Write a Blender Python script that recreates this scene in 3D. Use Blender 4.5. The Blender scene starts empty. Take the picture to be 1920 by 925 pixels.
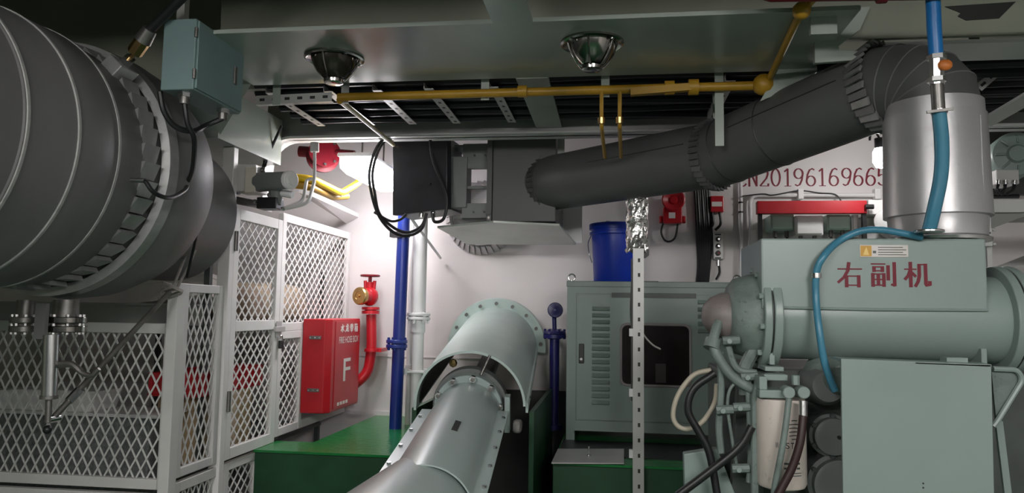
import bpy, bmesh, math, random
from mathutils import Vector, Matrix
random.seed(7)
S = bpy.context.scene
COL = S.collection
PI = math.pi

# ------------------------------------------------------------------ camera
FPX = 1400.0
CAM = Vector((0, 0, 1.5))
_y = Vector((190, -123, -FPX)).normalized()          # room depth axis seen by the camera
_u = Vector((240, (190 * 240 + FPX * FPX) / 123, -FPX)).normalized()
_x = _y.cross(_u)
cd = bpy.data.cameras.new('camera'); cam = bpy.data.objects.new('camera', cd); COL.objects.link(cam)
cd.sensor_width = 36; cd.lens = 36 * FPX / 1920; cd.clip_start = .02
cam.matrix_world = Matrix.Translation(CAM) @ Matrix((_x, _y, _u)).to_4x4()
S.camera = cam

# ------------------------------------------------------------------ world, exposure
w = bpy.data.worlds.new('world'); S.world = w; w.use_nodes = True
w.node_tree.nodes['Background'].inputs[0].default_value = (.9, 1, .97, 1)
w.node_tree.nodes['Background'].inputs[1].default_value = .07
S.view_settings.view_transform = 'Standard'; S.view_settings.look = 'None'
S.view_settings.gamma = 1; S.view_settings.use_curve_mapping = False
S.view_settings.exposure = 0.0

LAMP_E = 36       # tube lamp by the cage
LAMP2_E = 85     # small lamp on the far wall
LAMP3_E = 62      # ceiling tube lamps over the gangway behind the photographer

# ------------------------------------------------------------------ helpers
def at(px, py, Y=None, X=None, Z=None):
    c = Vector((px - 960, 462.5 - py, -FPX)); r = Vector((c.dot(_x), c.dot(_y), c.dot(_u)))
    if Y is not None: t = Y / r.y
    elif X is not None: t = X / r.x
    else: t = (Z - CAM.z) / r.z
    return CAM + r * t

def V(*a): return Vector(a)

MATS = {}
def mat(name, col, rough=.45, metal=0., var=.08, vscale=6., bump=.0, bscale=60., emit=0., spec=.5, dirt=0.):
    if name in MATS: return MATS[name]
    m = bpy.data.materials.new(name); m.use_nodes = True; nt = m.node_tree
    b = nt.nodes['Principled BSDF']
    b.inputs['Roughness'].default_value = rough; b.inputs['Metallic'].default_value = metal
    b.inputs['Specular IOR Level'].default_value = spec
    tc = nt.nodes.new('ShaderNodeTexCoord')
    n = nt.nodes.new('ShaderNodeTexNoise'); n.inputs['Scale'].default_value = vscale; n.inputs['Detail'].default_value = 6
    nt.links.new(tc.outputs['Object'], n.inputs['Vector'])
    r = nt.nodes.new('ShaderNodeValToRGB')
    r.color_ramp.elements[0].position = .3; r.color_ramp.elements[1].position = .7
    lo = [c * (1 - var) for c in col]; hi = [min(1, c * (1 + var)) for c in col]
    r.color_ramp.elements[0].color = (*lo, 1); r.color_ramp.elements[1].color = (*hi, 1)
    nt.links.new(n.outputs['Fac'], r.inputs['Fac'])
    out = r.outputs['Color']
    if dirt:
        n2 = nt.nodes.new('ShaderNodeTexNoise'); n2.inputs['Scale'].default_value = vscale * 4; n2.inputs['Detail'].default_value = 8
        nt.links.new(tc.outputs['Object'], n2.inputs['Vector'])
        r2 = nt.nodes.new('ShaderNodeValToRGB'); r2.color_ramp.elements[0].position = .62; r2.color_ramp.elements[1].position = .72
        r2.color_ramp.elements[0].color = (0, 0, 0, 1); r2.color_ramp.elements[1].color = (dirt, dirt, dirt, 1)
        nt.links.new(n2.outputs['Fac'], r2.inputs['Fac'])
        mx = nt.nodes.new('ShaderNodeMix'); mx.data_type = 'RGBA'
        nt.links.new(r2.outputs['Color'], mx.inputs[0]); nt.links.new(out, mx.inputs[6])
        mx.inputs[7].default_value = (.035, .03, .028, 1)
        out = mx.outputs[2]
    nt.links.new(out, b.inputs['Base Color'])
    if bump:
        nb = nt.nodes.new('ShaderNodeTexNoise'); nb.inputs['Scale'].default_value = bscale; nb.inputs['Detail'].default_value = 4
        nt.links.new(tc.outputs['Object'], nb.inputs['Vector'])
        bp = nt.nodes.new('ShaderNodeBump'); bp.inputs['Strength'].default_value = bump; bp.inputs['Distance'].default_value = .01
        nt.links.new(nb.outputs['Fac'], bp.inputs['Height']); nt.links.new(bp.outputs['Normal'], b.inputs['Normal'])
    if emit:
        b.inputs['Emission Color'].default_value = (*col, 1); b.inputs['Emission Strength'].default_value = emit
    MATS[name] = m
    return m

WALL = mat('white_wall_paint', (.72, .68, .68), .5, var=.05, vscale=2, bump=.12, bscale=9)
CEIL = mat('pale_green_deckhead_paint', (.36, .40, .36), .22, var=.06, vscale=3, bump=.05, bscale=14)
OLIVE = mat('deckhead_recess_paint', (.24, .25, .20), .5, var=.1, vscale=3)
BEAM = mat('grey_beam_paint', (.36, .36, .35), .4, var=.08)
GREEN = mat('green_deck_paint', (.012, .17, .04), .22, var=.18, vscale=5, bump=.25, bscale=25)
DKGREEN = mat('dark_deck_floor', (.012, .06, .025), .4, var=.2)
BILGE = mat('bilge_black', (.018, .02, .018), .5, var=.3)
LAG = mat('grey_lagging_paint', (.15, .147, .15), .5, var=.07, vscale=4, bump=.06, bscale=40)
LAG2 = mat('duct_lagging_paint', (.085, .087, .087), .5, var=.08, vscale=4, bump=.05, bscale=40)
SEAM = mat('seam_tape', (.34, .34, .33), .5, var=.15, vscale=30)
LAGLT = mat('pleated_collar_silver', (.36, .36, .36), .38, .5, var=.12, vscale=20)
SILVER = mat('silver_heat_paint', (.48, .47, .48), .38, .55, var=.06, vscale=5, bump=.06, bscale=50)
EQ = mat('machine_green_paint', (.25, .31, .292), .34, var=.05, vscale=3, bump=.04, bscale=20)
EQD = mat('machine_green_worn', (.16, .20, .185), .5, var=.25, vscale=12, bump=.3, bscale=40, dirt=.5)
CAB = mat('cabinet_grey_green', (.205, .265, .245), .4, var=.04, vscale=3)
BOXG = mat('terminal_box_teal', (.17, .25, .25), .42, var=.05)
SHAFT = mat('shaft_cover_paint', (.36, .43, .42), .3, var=.05, vscale=3, bump=.04, bscale=15)
ARCH = mat('pale_guard_paint', (.55, .66, .63), .35, var=.04)
CAGE = mat('white_cage_paint', (.74, .72, .71), .4, var=.04, bump=.05)
CAGEG = mat('grey_cage_paint', (.60, .59, .58), .42, var=.06)
RED = mat('signal_red', (.50, .012, .022), .33, var=.08)
DRED = mat('dark_red_paint', (.16, .006, .015), .4, var=.12)
LRED = mat('lettering_red', (.17, .006, .02), .6, var=.1)
BLUE = mat('pipe_blue', (.012, .03, .22), .3, var=.1)
NAVY = mat('valve_navy', (.012, .012, .11), .35, var=.15)
BUCKET = mat('bucket_blue', (.006, .04, .46), .35, var=.04)
HOSE = mat('blue_hose_rubber', (.055, .215, .32), .35, var=.08, vscale=10)
HOSEB = mat('bright_blue_hose', (.012, .16, .46), .35, var=.08, vscale=10)
YEL = mat('yellow_pipe_paint', (.42, .23, .018), .42, var=.15)
YELB = mat('bright_yellow_pipe', (.85, .55, .01), .4, var=.06)
WHITE = mat('white_paint', (.78, .77, .77), .4, var=.03)
PAPER = mat('white_print', (.85, .8, .76), .5, var=.02)
BLACK = mat('black_rubber', (.012, .012, .014), .42, var=.2)
BLACKBOX = mat('black_sheet', (.022, .022, .027), .4, var=.3, vscale=9, bump=.12, bscale=12)
CABLE = mat('cable_dark', (.022, .02, .028), .5, var=.2)
STEEL = mat('bright_steel', (.62, .62, .62), .25, 1, var=.1)
CHROME = mat('chrome_dark', (.30, .29, .27), .16, 1, var=.2, vscale=14)
DSTEEL = mat('dull_steel', (.22, .21, .20), .4, .8, var=.25, vscale=14)
SLOT = mat('slotted_angle_galvanised', (.50, .49, .48), .42, .35, var=.06)
BRASS = mat('brass', (.62, .42, .18), .3, 1, var=.1)
FOIL = mat('aluminium_foil', (.72, .71, .70), .22, .9, var=.1, bump=.9, bscale=28)
BEIGE = mat('beige_cloth', (.62, .49, .36), .8, var=.15, vscale=8, bump=.2)
CARD = mat('cardboard', (.44, .32, .19), .8, var=.08)
FILTER = mat('filter_can_white', (.62, .55, .50), .4, var=.06, vscale=8, dirt=.25)
GLASSD = mat('dark_window', (.018, .012, .013), .12, var=.3, spec=.6)
ORANGE = mat('orange_lever', (.55, .16, .03), .5, var=.2, vscale=40)
GREYM = mat('machine_grey', (.17, .18, .18), .45, var=.1)
DGREY = mat('engine_dark_grey', (.075, .085, .083), .45, var=.2, vscale=9)
LAMPM = mat('lamp_diffuser_lit', (1, .97, 1), .4, emit=LAMP_E, var=0)
LAMPM2 = mat('small_lamp_lit', (1, .98, .96), .4, emit=LAMP2_E, var=0)
LAMPM3 = mat('gangway_lamp_lit', (1, .98, .95), .4, emit=LAMP3_E, var=0)
TURQ = mat('switch_box_green', (.40, .56, .49), .4, var=.03)
ROPE = mat('grey_rope', (.34, .31, .29), .8, var=.2, vscale=60, bump=.4, bscale=200)

ORG = {}
class MB:
    """collects shapes in room coordinates; build() links them as one mesh object"""
    def __init__(s): s.v = []; s.f = []; s.sm = []
    def add(s, vs, fs, smooth=False):
        o = len(s.v); s.v += [Vector(p) for p in vs]
        s.f += [tuple(i + o for i in f) for f in fs]; s.sm += [smooth] * len(fs); return s
    def box(s, a, b, ax=None):
        """axis aligned box from corner a to corner b"""
        x0, y0, z0 = [min(p, q) for p, q in zip(a, b)]; x1, y1, z1 = [max(p, q) for p, q in zip(a, b)]
        return s.add([(x0,y0,z0),(x1,y0,z0),(x1,y1,z0),(x0,y1,z0),(x0,y0,z1),(x1,y0,z1),(x1,y1,z1),(x0,y1,z1)],
                     [(0,3,2,1),(4,5,6,7),(0,1,5,4),(1,2,6,5),(2,3,7,6),(3,0,4,7)])
    def obox(s, c, ex, ey, ez):
        c = Vector(c); P = []
        for k in (-1, 1):
            for i, j in ((-1,-1),(1,-1),(1,1),(-1,1)): P.append(c + i * ex + j * ey + k * ez)
        fs = [(0,3,2,1),(4,5,6,7),(0,1,5,4),(1,2,6,5),(2,3,7,6),(3,0,4,7)]
        return s.add(P, fs)
    def bar(s, a, b, wd, th, up=None):
        """rectangular bar from a to b: wd across, th along up"""
        a, b = Vector(a), Vector(b); d = (b - a); L = d.length; d = d / L
        up = Vector(up) if up else (V(0,0,1) if abs(d.z) < .9 else V(0,1,0))
        side = d.cross(up).normalized(); up = side.cross(d)
        return s.obox((a + b) / 2, d * (L / 2), side * (wd / 2), up * (th / 2))
    def cyl(s, a, b, r, r2=None, n=24, caps=True, smooth=True):
        a, b = Vector(a), Vector(b); r2 = r if r2 is None else r2
        d = (b - a).normalized(); u = d.orthogonal().normalized(); v = d.cross(u)
        P = []
        for c, rr in ((a, r), (b, r2)):
            for i in range(n):
                t = 2 * PI * i / n; P.append(c + (u * math.cos(t) + v * math.sin(t)) * rr)
        s.add(P, [(i, (i + 1) % n, n + (i + 1) % n, n + i) for i in range(n)], smooth)
        if caps:
            s.add(P[:n], [tuple(reversed(range(n)))]); s.add(P[n:], [tuple(range(n))])
        return s
    def lathe(s, a, d, prof, n=32, smooth=True, a0=0, a1=2 * PI, u=None):
        """prof: list of (distance along d, radius)"""
        a, d = Vector(a), Vector(d).normalized()
        u = Vector(u) if u else d.orthogonal(); u = (u - d * u.dot(d)).normalized(); v = d.cross(u); P = []
        full = abs(a1 - a0 - 2 * PI) < 1e-6; m = n if full else n + 1
        for h, r in prof:
            for i in range(m):
                t = a0 + (a1 - a0) * i / n; P.append(a + d * h + (u * math.cos(t) + v * math.sin(t)) * r)
        fs = []
        for k in range(len(prof) - 1):
            for i in range(n):
                j = (i + 1) % m if full else i + 1
                fs.append((k * m + i, k * m + j, (k + 1) * m + j, (k + 1) * m + i))
        return s.add(P, fs, smooth)
    def tube(s, pts, r, n=10, closed=False, caps=True, res=0):
        pts = [Vector(p) for p in pts]
        if res: pts = spline(pts, res, closed)
        rs = r if isinstance(r, (list, tuple)) else [r] * len(pts)
        N = len(pts); P = []; u = None
        for i, p in enumerate(pts):
            if closed: d = (pts[(i + 1) % N] - pts[i - 1])
            else: d = pts[min(i + 1, N - 1)] - pts[max(i - 1, 0)]
            d = d.normalized()
            u = d.orthogonal() if u is None else (u - d * u.dot(d))
            u = u.normalized(); v = d.cross(u)
            for k in range(n):
                t = 2 * PI * k / n; P.append(p + (u * math.cos(t) + v * math.sin(t)) * rs[i])
        fs = []
        for i in range(N if closed else N - 1):
            j = (i + 1) % N
            for k in range(n):
                q = (k + 1) % n; fs.append((i * n + k, i * n + q, j * n + q, j * n + k))
        s.add(P, fs, True)
        if caps and not closed:
            s.add(P[:n], [tuple(reversed(range(n)))]); s.add(P[-n:], [tuple(range(n))])
        return s
    def prism(s, poly, ext):
        """planar polygon pushed along the vector ext"""
        poly = [Vector(p) for p in poly]; ext = Vector(ext); n = len(poly)
        s.add(poly + [p + ext for p in poly], [tuple(range(n)), tuple(reversed(range(n, 2 * n)))] +
              [(i, n + i, n + (i + 1) % n, (i + 1) % n) for i in range(n)])
        return s
    def ball(s, c, r, n=14, sc=(1, 1, 1)):
        c = Vector(c); P = []; m = n // 2
        for i in range(m + 1):
            a = PI * i / m
            for k in range(n):
                b = 2 * PI * k / n
                P.append(c + V(r * sc[0] * math.sin(a) * math.cos(b), r * sc[1] * math.sin(a) * math.sin(b), r * sc[2] * math.cos(a)))
        fs = [(i * n + k, (i + 1) * n + k, (i + 1) * n + (k + 1) % n, i * n + (k + 1) % n) for i in range(m) for k in range(n)]
        return s.add(P, fs, True)
    def build(s, name, m, parent=None, bevel=0., wn=True):
        xs = [p.x for p in s.v]; ys = [p.y for p in s.v]; zs = [p.z for p in s.v]
        org = V((min(xs) + max(xs)) / 2, (min(ys) + max(ys)) / 2, min(zs))
        me = bpy.data.meshes.new(name)
        bm = bmesh.new()
        vs = [bm.verts.new(p - org) for p in s.v]
        for f, sm in zip(s.f, s.sm):
            try: fc = bm.faces.new([vs[i] for i in f]); fc.smooth = sm
            except ValueError: pass
        bmesh.ops.remove_doubles(bm, verts=bm.verts, dist=1e-5)
        bmesh.ops.recalc_face_normals(bm, faces=bm.faces)
        bm.to_mesh(me); bm.free()
        if any(s.sm): me.set_sharp_from_angle(angle=math.radians(38))
        me.materials.append(m)
        o = bpy.data.objects.new(name, me); COL.objects.link(o)
        place(o, org, parent)
        if bevel:
            b = o.modifiers.new('bevel', 'BEVEL'); b.width = bevel; b.segments = 2; b.limit_method = 'ANGLE'; b.angle_limit = .7
        return o

def place(o, org, parent=None):
    ORG[o.name] = Vector(org)
    if parent: o.parent = parent; o.location = Vector(org) - ORG[parent.name]
    else: o.location = org

def thing(name, loc, label, cat, group=None, kind=None):
    o = bpy.data.objects.new(name, None); COL.objects.link(o); o.empty_display_size = .05
    place(o, Vector(loc)); return tag(o, label, cat, group, kind)
def tag(o, label, cat, group=None, kind=None):
    o['label'] = label; o['category'] = cat
    if group: o['group'] = group
    if kind: o['kind'] = kind
    return o
def struct(o, label=None, cat=None):
    o['kind'] = 'structure'
    if label: o['label'] = label
    if cat: o['category'] = cat
    return o
def spline(pts, res=6, closed=False):
    N = len(pts); out = []
    for i in range(N if closed else N - 1):
        p0 = pts[i - 1] if (i > 0 or closed) else pts[0] * 2 - pts[1]
        p1 = pts[i]; p2 = pts[(i + 1) % N]
        p3 = pts[(i + 2) % N] if (i + 2 < N or closed) else p2 * 2 - p1
        for k in range(res):
            t = k / res
            out.append(.5 * ((2 * p1) + (p2 - p0) * t + (2 * p0 - 5 * p1 + 4 * p2 - p3) * t * t + (3 * p1 - p0 - 3 * p2 + p3) * t ** 3))
    if not closed: out.append(pts[-1])
    return out
def fillet(pts, r, n=5):
    """polyline with rounded corners"""
    pts = [Vector(p) for p in pts]; out = [pts[0]]
    for a, b, c in zip(pts, pts[1:], pts[2:]):
        d1 = (a - b).normalized(); d2 = (c - b).normalized(); rr = min(r, (a - b).length * .49, (c - b).length * .49)
        p, q = b + d1 * rr, b + d2 * rr
        for k in range(n + 1):
            t = k / n; out.append((1 - t) ** 2 * p + 2 * t * (1 - t) * b + t * t * q)
    out.append(pts[-1]); return out
def bolts(parent, c, d, R, n, r=.008, h=.012, m=None, a0=0., arc=2 * PI, name='bolt'):
    c, d = Vector(c), Vector(d).normalized(); u = V(0, 0, 1); u = (u - d * u.dot(d)).normalized(); v = d.cross(u)
    for i in range(n):
        t = a0 + arc * i / n; p = c + (u * math.cos(t) + v * math.sin(t)) * R
        MB().cyl(p, p + d * h, r, n=6, smooth=False).build(name, m or STEEL, parent)

# lettering drawn with a broad-edged stroke: thick uprights, thin horizontals
def strokes(mb, glyph, o, ux, uz, size, thick, thin, nrm, depth=.0012, asp=1.):
    k = 0
    for path in glyph:
        pts = [Vector((p[0] / 100 * asp, p[1] / 100)) * size for p in path]
        for a, b in zip(pts, pts[1:]):
            d = b - a
            if d.length < 1e-6: continue
            dn = d.normalized(); wd = thin + (thick - thin) * abs(dn.y); n = Vector((-dn.y, dn.x)) * wd / 2
            e = dn * thin * .35
            q = [a - e + n, b + e + n, b + e - n, a - e - n]
            k += 1; mb.prism([o + ux * p.x + uz * p.y + nrm * (k * .00005) for p in q], nrm * depth)
def arc2(cx, cy, rx, ry, a0, a1, n=14):
    return [(cx + rx * math.cos(math.radians(a0 + (a1 - a0) * i / n)), cy + ry * math.sin(math.radians(a0 + (a1 - a0) * i / n))) for i in range(n + 1)]
DIG = {
 '0': [arc2(30, 50, 24, 47, 0, 360, 24)],
 '1': [[(14, 82), (32, 97), (32, 3)], [(14, 2), (50, 2)]],
 '2': [arc2(29, 72, 23, 25, 165, -25, 12) + [(44, 46), (8, 4), (54, 3), (55, 16)]],
 '5': [[(52, 96), (14, 96), (10, 52)] + arc2(29, 32, 24, 29, 120, -150, 14)],
 '6': [arc2(30, 29, 24, 27, 0, 360, 20), [(50, 90), (38, 97), (24, 90), (12, 66), (6, 30)]],
 '9': [arc2(30, 70, 24, 27, 0, 360, 20), [(10, 10), (22, 3), (36, 9), (48, 34), (54, 70)]],
 'N': [[(10, 2), (10, 97)], [(10, 97), (52, 3)], [(52, 3), (52, 97)]],
 'C': [arc2(32, 50, 25, 47, 45, 315, 18)],
}
HAN = {
 'right': [[(4, 73), (96, 73)], [(47, 99), (42, 66), (28, 40), (4, 18)], [(37, 45), (37, 0)], [(37, 44), (84, 44)], [(84, 46), (84, 0)], [(37, 7), (84, 7)]],
 'deputy': [[(4, 93), (56, 93)], [(14, 82), (14, 62)], [(14, 81), (46, 81)], [(46, 82), (46, 62)], [(14, 65), (46, 65)], [(9, 54), (9, 2)], [(9, 52), (51, 52)],
            [(51, 54), (51, 2)], [(9, 30), (51, 30)], [(9, 7), (51, 7)], [(30, 52), (30, 7)], [(68, 86), (68, 28)], [(92, 99), (92, 5), (80, 10)]],
 'machine': [[(3, 71), (46, 71)], [(25, 99), (25, 0)], [(25, 69), (16, 45), (3, 30)], [(27, 60), (44, 42)], [(58, 91), (58, 45), (53, 22), (42, 2)], [(58, 90), (82, 90)],
             [(82, 92), (82, 12), (86, 5), (97, 7), (97, 22)]],
 'water': [[(50, 98), (50, 6), (40, 12)], [(10, 66), (40, 66), (24, 36), (6, 20)], [(88, 78), (56, 54)], [(54, 62), (70, 34), (96, 14)]],
 'dragon': [[(8, 72), (92, 72)], [(45, 98), (42, 60), (28, 26), (6, 5)], [(56, 72), (56, 10), (92, 8), (92, 26)], [(64, 96), (76, 84)], [(86, 52), (64, 32), (40, 20)]],
 'belt': [[(5, 83), (95, 83)], [(28, 96), (28, 70)], [(50, 98), (50, 70)], [(72, 96), (72, 70)], [(8, 64), (8, 50)], [(8, 62), (92, 62), (88, 50)],
          [(25, 44), (25, 12)], [(25, 44), (75, 44)], [(75, 44), (75, 14)], [(50, 58), (50, 0)]],
 'box': [[(20, 98), (5, 80)], [(15, 89), (45, 89)], [(62, 98), (50, 80)], [(57, 89), (95, 89)], [(5, 58), (45, 58)], [(25, 75), (25, 0)], [(25, 55), (5, 22)],
         [(27, 50), (45, 35)], [(55, 66), (55, 2)], [(55, 65), (92, 65)], [(92, 66), (92, 2)], [(55, 44), (92, 44)], [(55, 23), (92, 23)], [(55, 3), (92, 3)]],
}
def text(name, body, o, ux, uz, h, m, parent, wmax=None, depth=.001):
    c = bpy.data.curves.new(name, 'FONT'); c.body = body; c.size = 1; c.extrude = 0; c.offset = .008
    t = bpy.data.objects.new('tmp_text', c); COL.objects.link(t)
    bpy.context.view_layer.update()
    me = bpy.data.meshes.new_from_object(t.evaluated_get(bpy.context.evaluated_depsgraph_get()))
    COL.objects.unlink(t); bpy.data.objects.remove(t)
    xs = [v.co.x for v in me.vertices]; ys = [v.co.y for v in me.vertices]
    sy = h / (max(ys) - min(ys)); sx = sy if wmax is None else wmax / (max(xs) - min(xs))
    for v in me.vertices:
        x, y = (v.co.x - min(xs)) * sx, (v.co.y - min(ys)) * sy; v.co = ux * x + uz * y
    me.name = name; me.materials.clear(); me.materials.append(m)
    o2 = bpy.data.objects.new(name, me); COL.objects.link(o2); place(o2, o, parent); return o2

# ================================================================== the setting
WY = 5.25; PZ = .74
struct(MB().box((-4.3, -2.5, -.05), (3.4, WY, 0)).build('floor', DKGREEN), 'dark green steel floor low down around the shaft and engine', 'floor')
wall = struct(MB().box((-4.3, WY, 0), (3.4, WY + .06, 3.2)).build('wall_back', WALL), 'white painted bulkhead carrying the red painted number', 'wall')
struct(MB().box((-4.36, -2.5, 0), (-4.3, WY, 3.2)).build('wall_left', OLIVE), 'shade-darkened olive side shell beyond the mesh cage', 'wall')  # the unlit store's darkness is put into this wall's colour
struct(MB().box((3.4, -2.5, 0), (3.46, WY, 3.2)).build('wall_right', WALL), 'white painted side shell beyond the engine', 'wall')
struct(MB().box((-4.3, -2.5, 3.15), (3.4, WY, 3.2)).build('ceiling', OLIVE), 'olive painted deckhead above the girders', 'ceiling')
# raised green platform with a trench for the shaft
pf = thing('platform', (-1.4, 3.84, 0), 'raised green painted deck platform with a trench for the shaft', 'platform', kind='structure')
MB().box((-1.9, 3.84, PZ - .012), (-1.68, 4.12, PZ)).build('deck_plate', GREEN, pf)
for x0, x1 in ((-1.9, -.98), (-.30, 3.4)):
    MB().box((max(x0, -1.68), 3.84, PZ - .012), (x1, WY, PZ)).build('deck_plate', GREEN, pf)
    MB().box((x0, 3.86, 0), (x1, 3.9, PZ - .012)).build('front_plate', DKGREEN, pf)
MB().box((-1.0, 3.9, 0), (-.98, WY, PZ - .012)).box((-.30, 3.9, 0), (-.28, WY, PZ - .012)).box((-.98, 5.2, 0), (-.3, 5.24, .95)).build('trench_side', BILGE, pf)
# low weld seam on the bulkhead, skirting
struct(MB().box((-1.9, WY - .012, PZ), (-.9, WY, PZ + .03)).box((-1.9, WY - .006, 1.155), (-.9, WY, 1.163)).build('trim_1', WALL), 'low skirting strip and weld seam on white bulkhead', 'trim')

# number on the bulkhead
mb = MB(); p0 = at(1400, 352, Y=WY); p1 = at(1676, 350, Y=WY)
hgt = .125
for ch, px in zip('CN20196169665', (1393, 1412, 1433, 1455, 1477, 1498, 1521, 1542, 1564, 1588, 1610, 1633, 1655)):
    c = at(px, 351, Y=WY); strokes(mb, DIG[ch], V(c.x - .036, WY - .0015, p0.z + .006), V(1, 0, 0), V(0, 0, 1), hgt, .013, .005, V(0, 1, 0), .001, .92)
mb.build('lettering', LRED, wall)['label'] = 'dark red painted serif number on white bulkhead'

# ---- deckhead girders
g = thing('ceiling_girder', (-.3, 2.8, 2.5), 'wide pale green deckhead girder carrying the round steel lamps', 'girder', kind='structure')
MB().box((-1.62, 2.5, 2.5), (.80, 3.12, 2.515)).build('face_plate', CEIL, g)
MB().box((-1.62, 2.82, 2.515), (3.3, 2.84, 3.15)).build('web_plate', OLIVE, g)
# face plate further right is narrower, with a white lit edge
MB().box((.98, 2.86, 2.5), (3.3, 3.06, 2.515)).build('narrow_face_plate', WHITE, g)
MB().prism([at(1470, 112, Y=3.1), at(1532, 108, Y=3.1), at(1532, 135, Y=3.1), at(1495, 160, Y=3.1), at(1425, 190, Y=3.1)], (0, .015, 0)).build('knee_bracket', CEIL, g)
MB().box((.655, 2.55, 2.44), (.74, 2.57, 2.5)).build('stiffener', CEIL, g)
mbk = MB().prism([at(1528, 20, Y=2.79), at(1632, 12, Y=2.79), at(1612, 56, Y=2.79), at(1572, 86, Y=2.79), at(1574, 94, Y=2.79), at(1612, 96, Y=2.79), at(1613, 112, Y=2.79), at(1528, 118, Y=2.79)], (0, .02, 0))
mbk.build('notched_bracket', CEIL, g)
# dark ragged opening in the web, framed as a recessed pocket
MB().prism([at(1772, 12, Y=2.815), at(1905, 3, Y=2.815), at(1874, 34, Y=2.815), at(1812, 38, Y=2.815), at(1796, 30, Y=2.815), at(1802, 24, Y=2.815)], (0, .004, 0)).build('web_opening', BILGE, g)
fg = thing('shading_girder', (-.3, .7, 2.5), 'unseen pale green girder added over the gangway to shade the deckhead webs', 'girder', kind='structure')  # out of view; added to block lamp light from the deckhead webs
MB().box((-4.3, .5, 2.57), (3.4, .9, 2.585)).build('face_plate', CEIL, fg)  # face plate of the added, unseen shading girder
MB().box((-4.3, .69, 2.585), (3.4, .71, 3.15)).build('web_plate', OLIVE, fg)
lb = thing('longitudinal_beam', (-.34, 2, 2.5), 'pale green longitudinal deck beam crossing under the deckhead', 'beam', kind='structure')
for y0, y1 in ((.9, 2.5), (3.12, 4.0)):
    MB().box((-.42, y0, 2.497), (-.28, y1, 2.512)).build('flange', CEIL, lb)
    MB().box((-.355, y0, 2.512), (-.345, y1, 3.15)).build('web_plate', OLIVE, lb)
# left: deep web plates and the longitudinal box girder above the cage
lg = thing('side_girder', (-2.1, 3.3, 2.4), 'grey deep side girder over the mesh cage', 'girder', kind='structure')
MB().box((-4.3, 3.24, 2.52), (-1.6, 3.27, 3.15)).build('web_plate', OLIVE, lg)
MB().box((-2.5, 3.28, 2.30), (-1.87, 3.96, 2.56)).build('box_girder', CEIL, lg)
MB().prism([V(-1.62, 3.1, 2.5), V(-2.2, 3.1, 2.5), V(-2.2, 3.3, 2.32), V(-1.87, 3.3, 2.32)], (0, .0, .015)).build('knee_plate', CEIL, lg)
# second transverse beam: grey web with a rounded opening below
b2 = thing('transverse_beam', (-.2, 4.0, 2.4), 'grey transverse deck beam with rounded white edged opening', 'beam', kind='structure')
zu = 2.455
MB().box((-1.98, 4.0, zu), (3.3, 4.02, 2.72)).build('web_plate', BEAM, b2)
prof = [V(-1.97, 3.96, 2.05), V(-1.97, 3.96, 2.26)] + [V(-1.82 + .15 * math.cos(t), 3.96, zu - .17 + .17 * math.sin(t)) for t in [PI - PI / 2 * k / 8 for k in range(9)]] + [V(3.3, 3.96, zu)]
mbf = MB()
for a, b in zip(prof, prof[1:]):
    nrm = (b - a).cross(V(0, 1, 0)).normalized() * .014
    mbf.add([a, b, b + V(0, .12, 0), a + V(0, .12, 0), a + nrm, b + nrm, b + V(0, .12, 0) + nrm, a + V(0, .12, 0) + nrm],
            [(0,1,2,3),(7,6,5,4),(0,4,5,1),(2,6,7,3),(0,3,7,4),(1,5,6,2)])
mbf.build('face_flat', WHITE, b2)
MB().prism([V(-1.98, 4.0, 2.05), V(-1.985, 4.0, zu + .01), V(-1.80, 4.0, zu + .01)] + [V(-1.82 + .15 * math.cos(t), 4.0, zu - .17 + .17 * math.sin(t)) for t in [PI / 2 + PI / 2 * k / 8 for k in range(9)]], (0, .02, 0)).build('corner_plate', WHITE, b2)
# third beam behind it, close to the bulkhead
b3 = struct(MB().box((-1.9, 4.9, 2.80), (3.3, 4.92, 3.15)).box((-1.9, 4.86, 2.79), (3.3, 4.96, 2.802)).build('trim_2', WHITE), 'white painted deck beam close to the bulkhead', 'beam')

# ================================================================== lamps
def tube_lamp(name, a, b, wd, hgt, m, label, group=None):
    """box lamp from a to b under the deckhead; diffuser hangs below its tray"""
    a, b = Vector(a), Vector(b); t = thing(name, (a + b) / 2, label, 'lamp', group)
    up = V(0, 0, hgt)
    MB().bar(a + up * .93, b + up * .93, wd * 1.05, hgt * .14).build('tray', WHITE, t, .004)
    d = (b - a).normalized(); side = d.cross(V(0, 0, 1)).normalized() * wd / 2; h = hgt * .86
    sec = [side * .95 + V(0, 0, h), side * .9 + V(0, 0, h * .35), side * .5, -side * .5, -side * .9 + V(0, 0, h * .35), -side * .95 + V(0, 0, h)]
    MB().prism([a + d * .02 + p for p in sec], d * ((b - a).length - .04)).build('diffuser', m, t)
    for p in (a, b): MB().bar(p - d * .006 + up * .93, p + d * .006 + up * .93, wd, hgt * .2).build('end_cap', WHITE, t, .004)
    for k in (.2, .8):
        p = a.lerp(b, k); MB().cyl(p + up, (p.x, p.y, 3.15), .006, n=8).build('hanger_rod', STEEL, t)
    return t
tube_lamp('tube_lamp', (-1.505, 4.14, 2.285), (-1.505, 4.84, 2.285), .2, .12, LAMPM, 'glaring white tube lamp above the blue pipe near mesh cage')
for y in (-.6, -2.1):
    for x in (-1.2, 1.2):
        tube_lamp('gangway_lamp', (x - .6, y, 2.42), (x + .6, y, 2.42), .2, .1, LAMPM3, 'white tube lamp hung over the gangway facing the machinery', 'gangway tube lamps')
L2 = at(1652, 288, Y=4.55)
t = thing('bulkhead_lamp', L2, 'small glaring lamp hung under the grey duct near red number', 'lamp')
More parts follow.
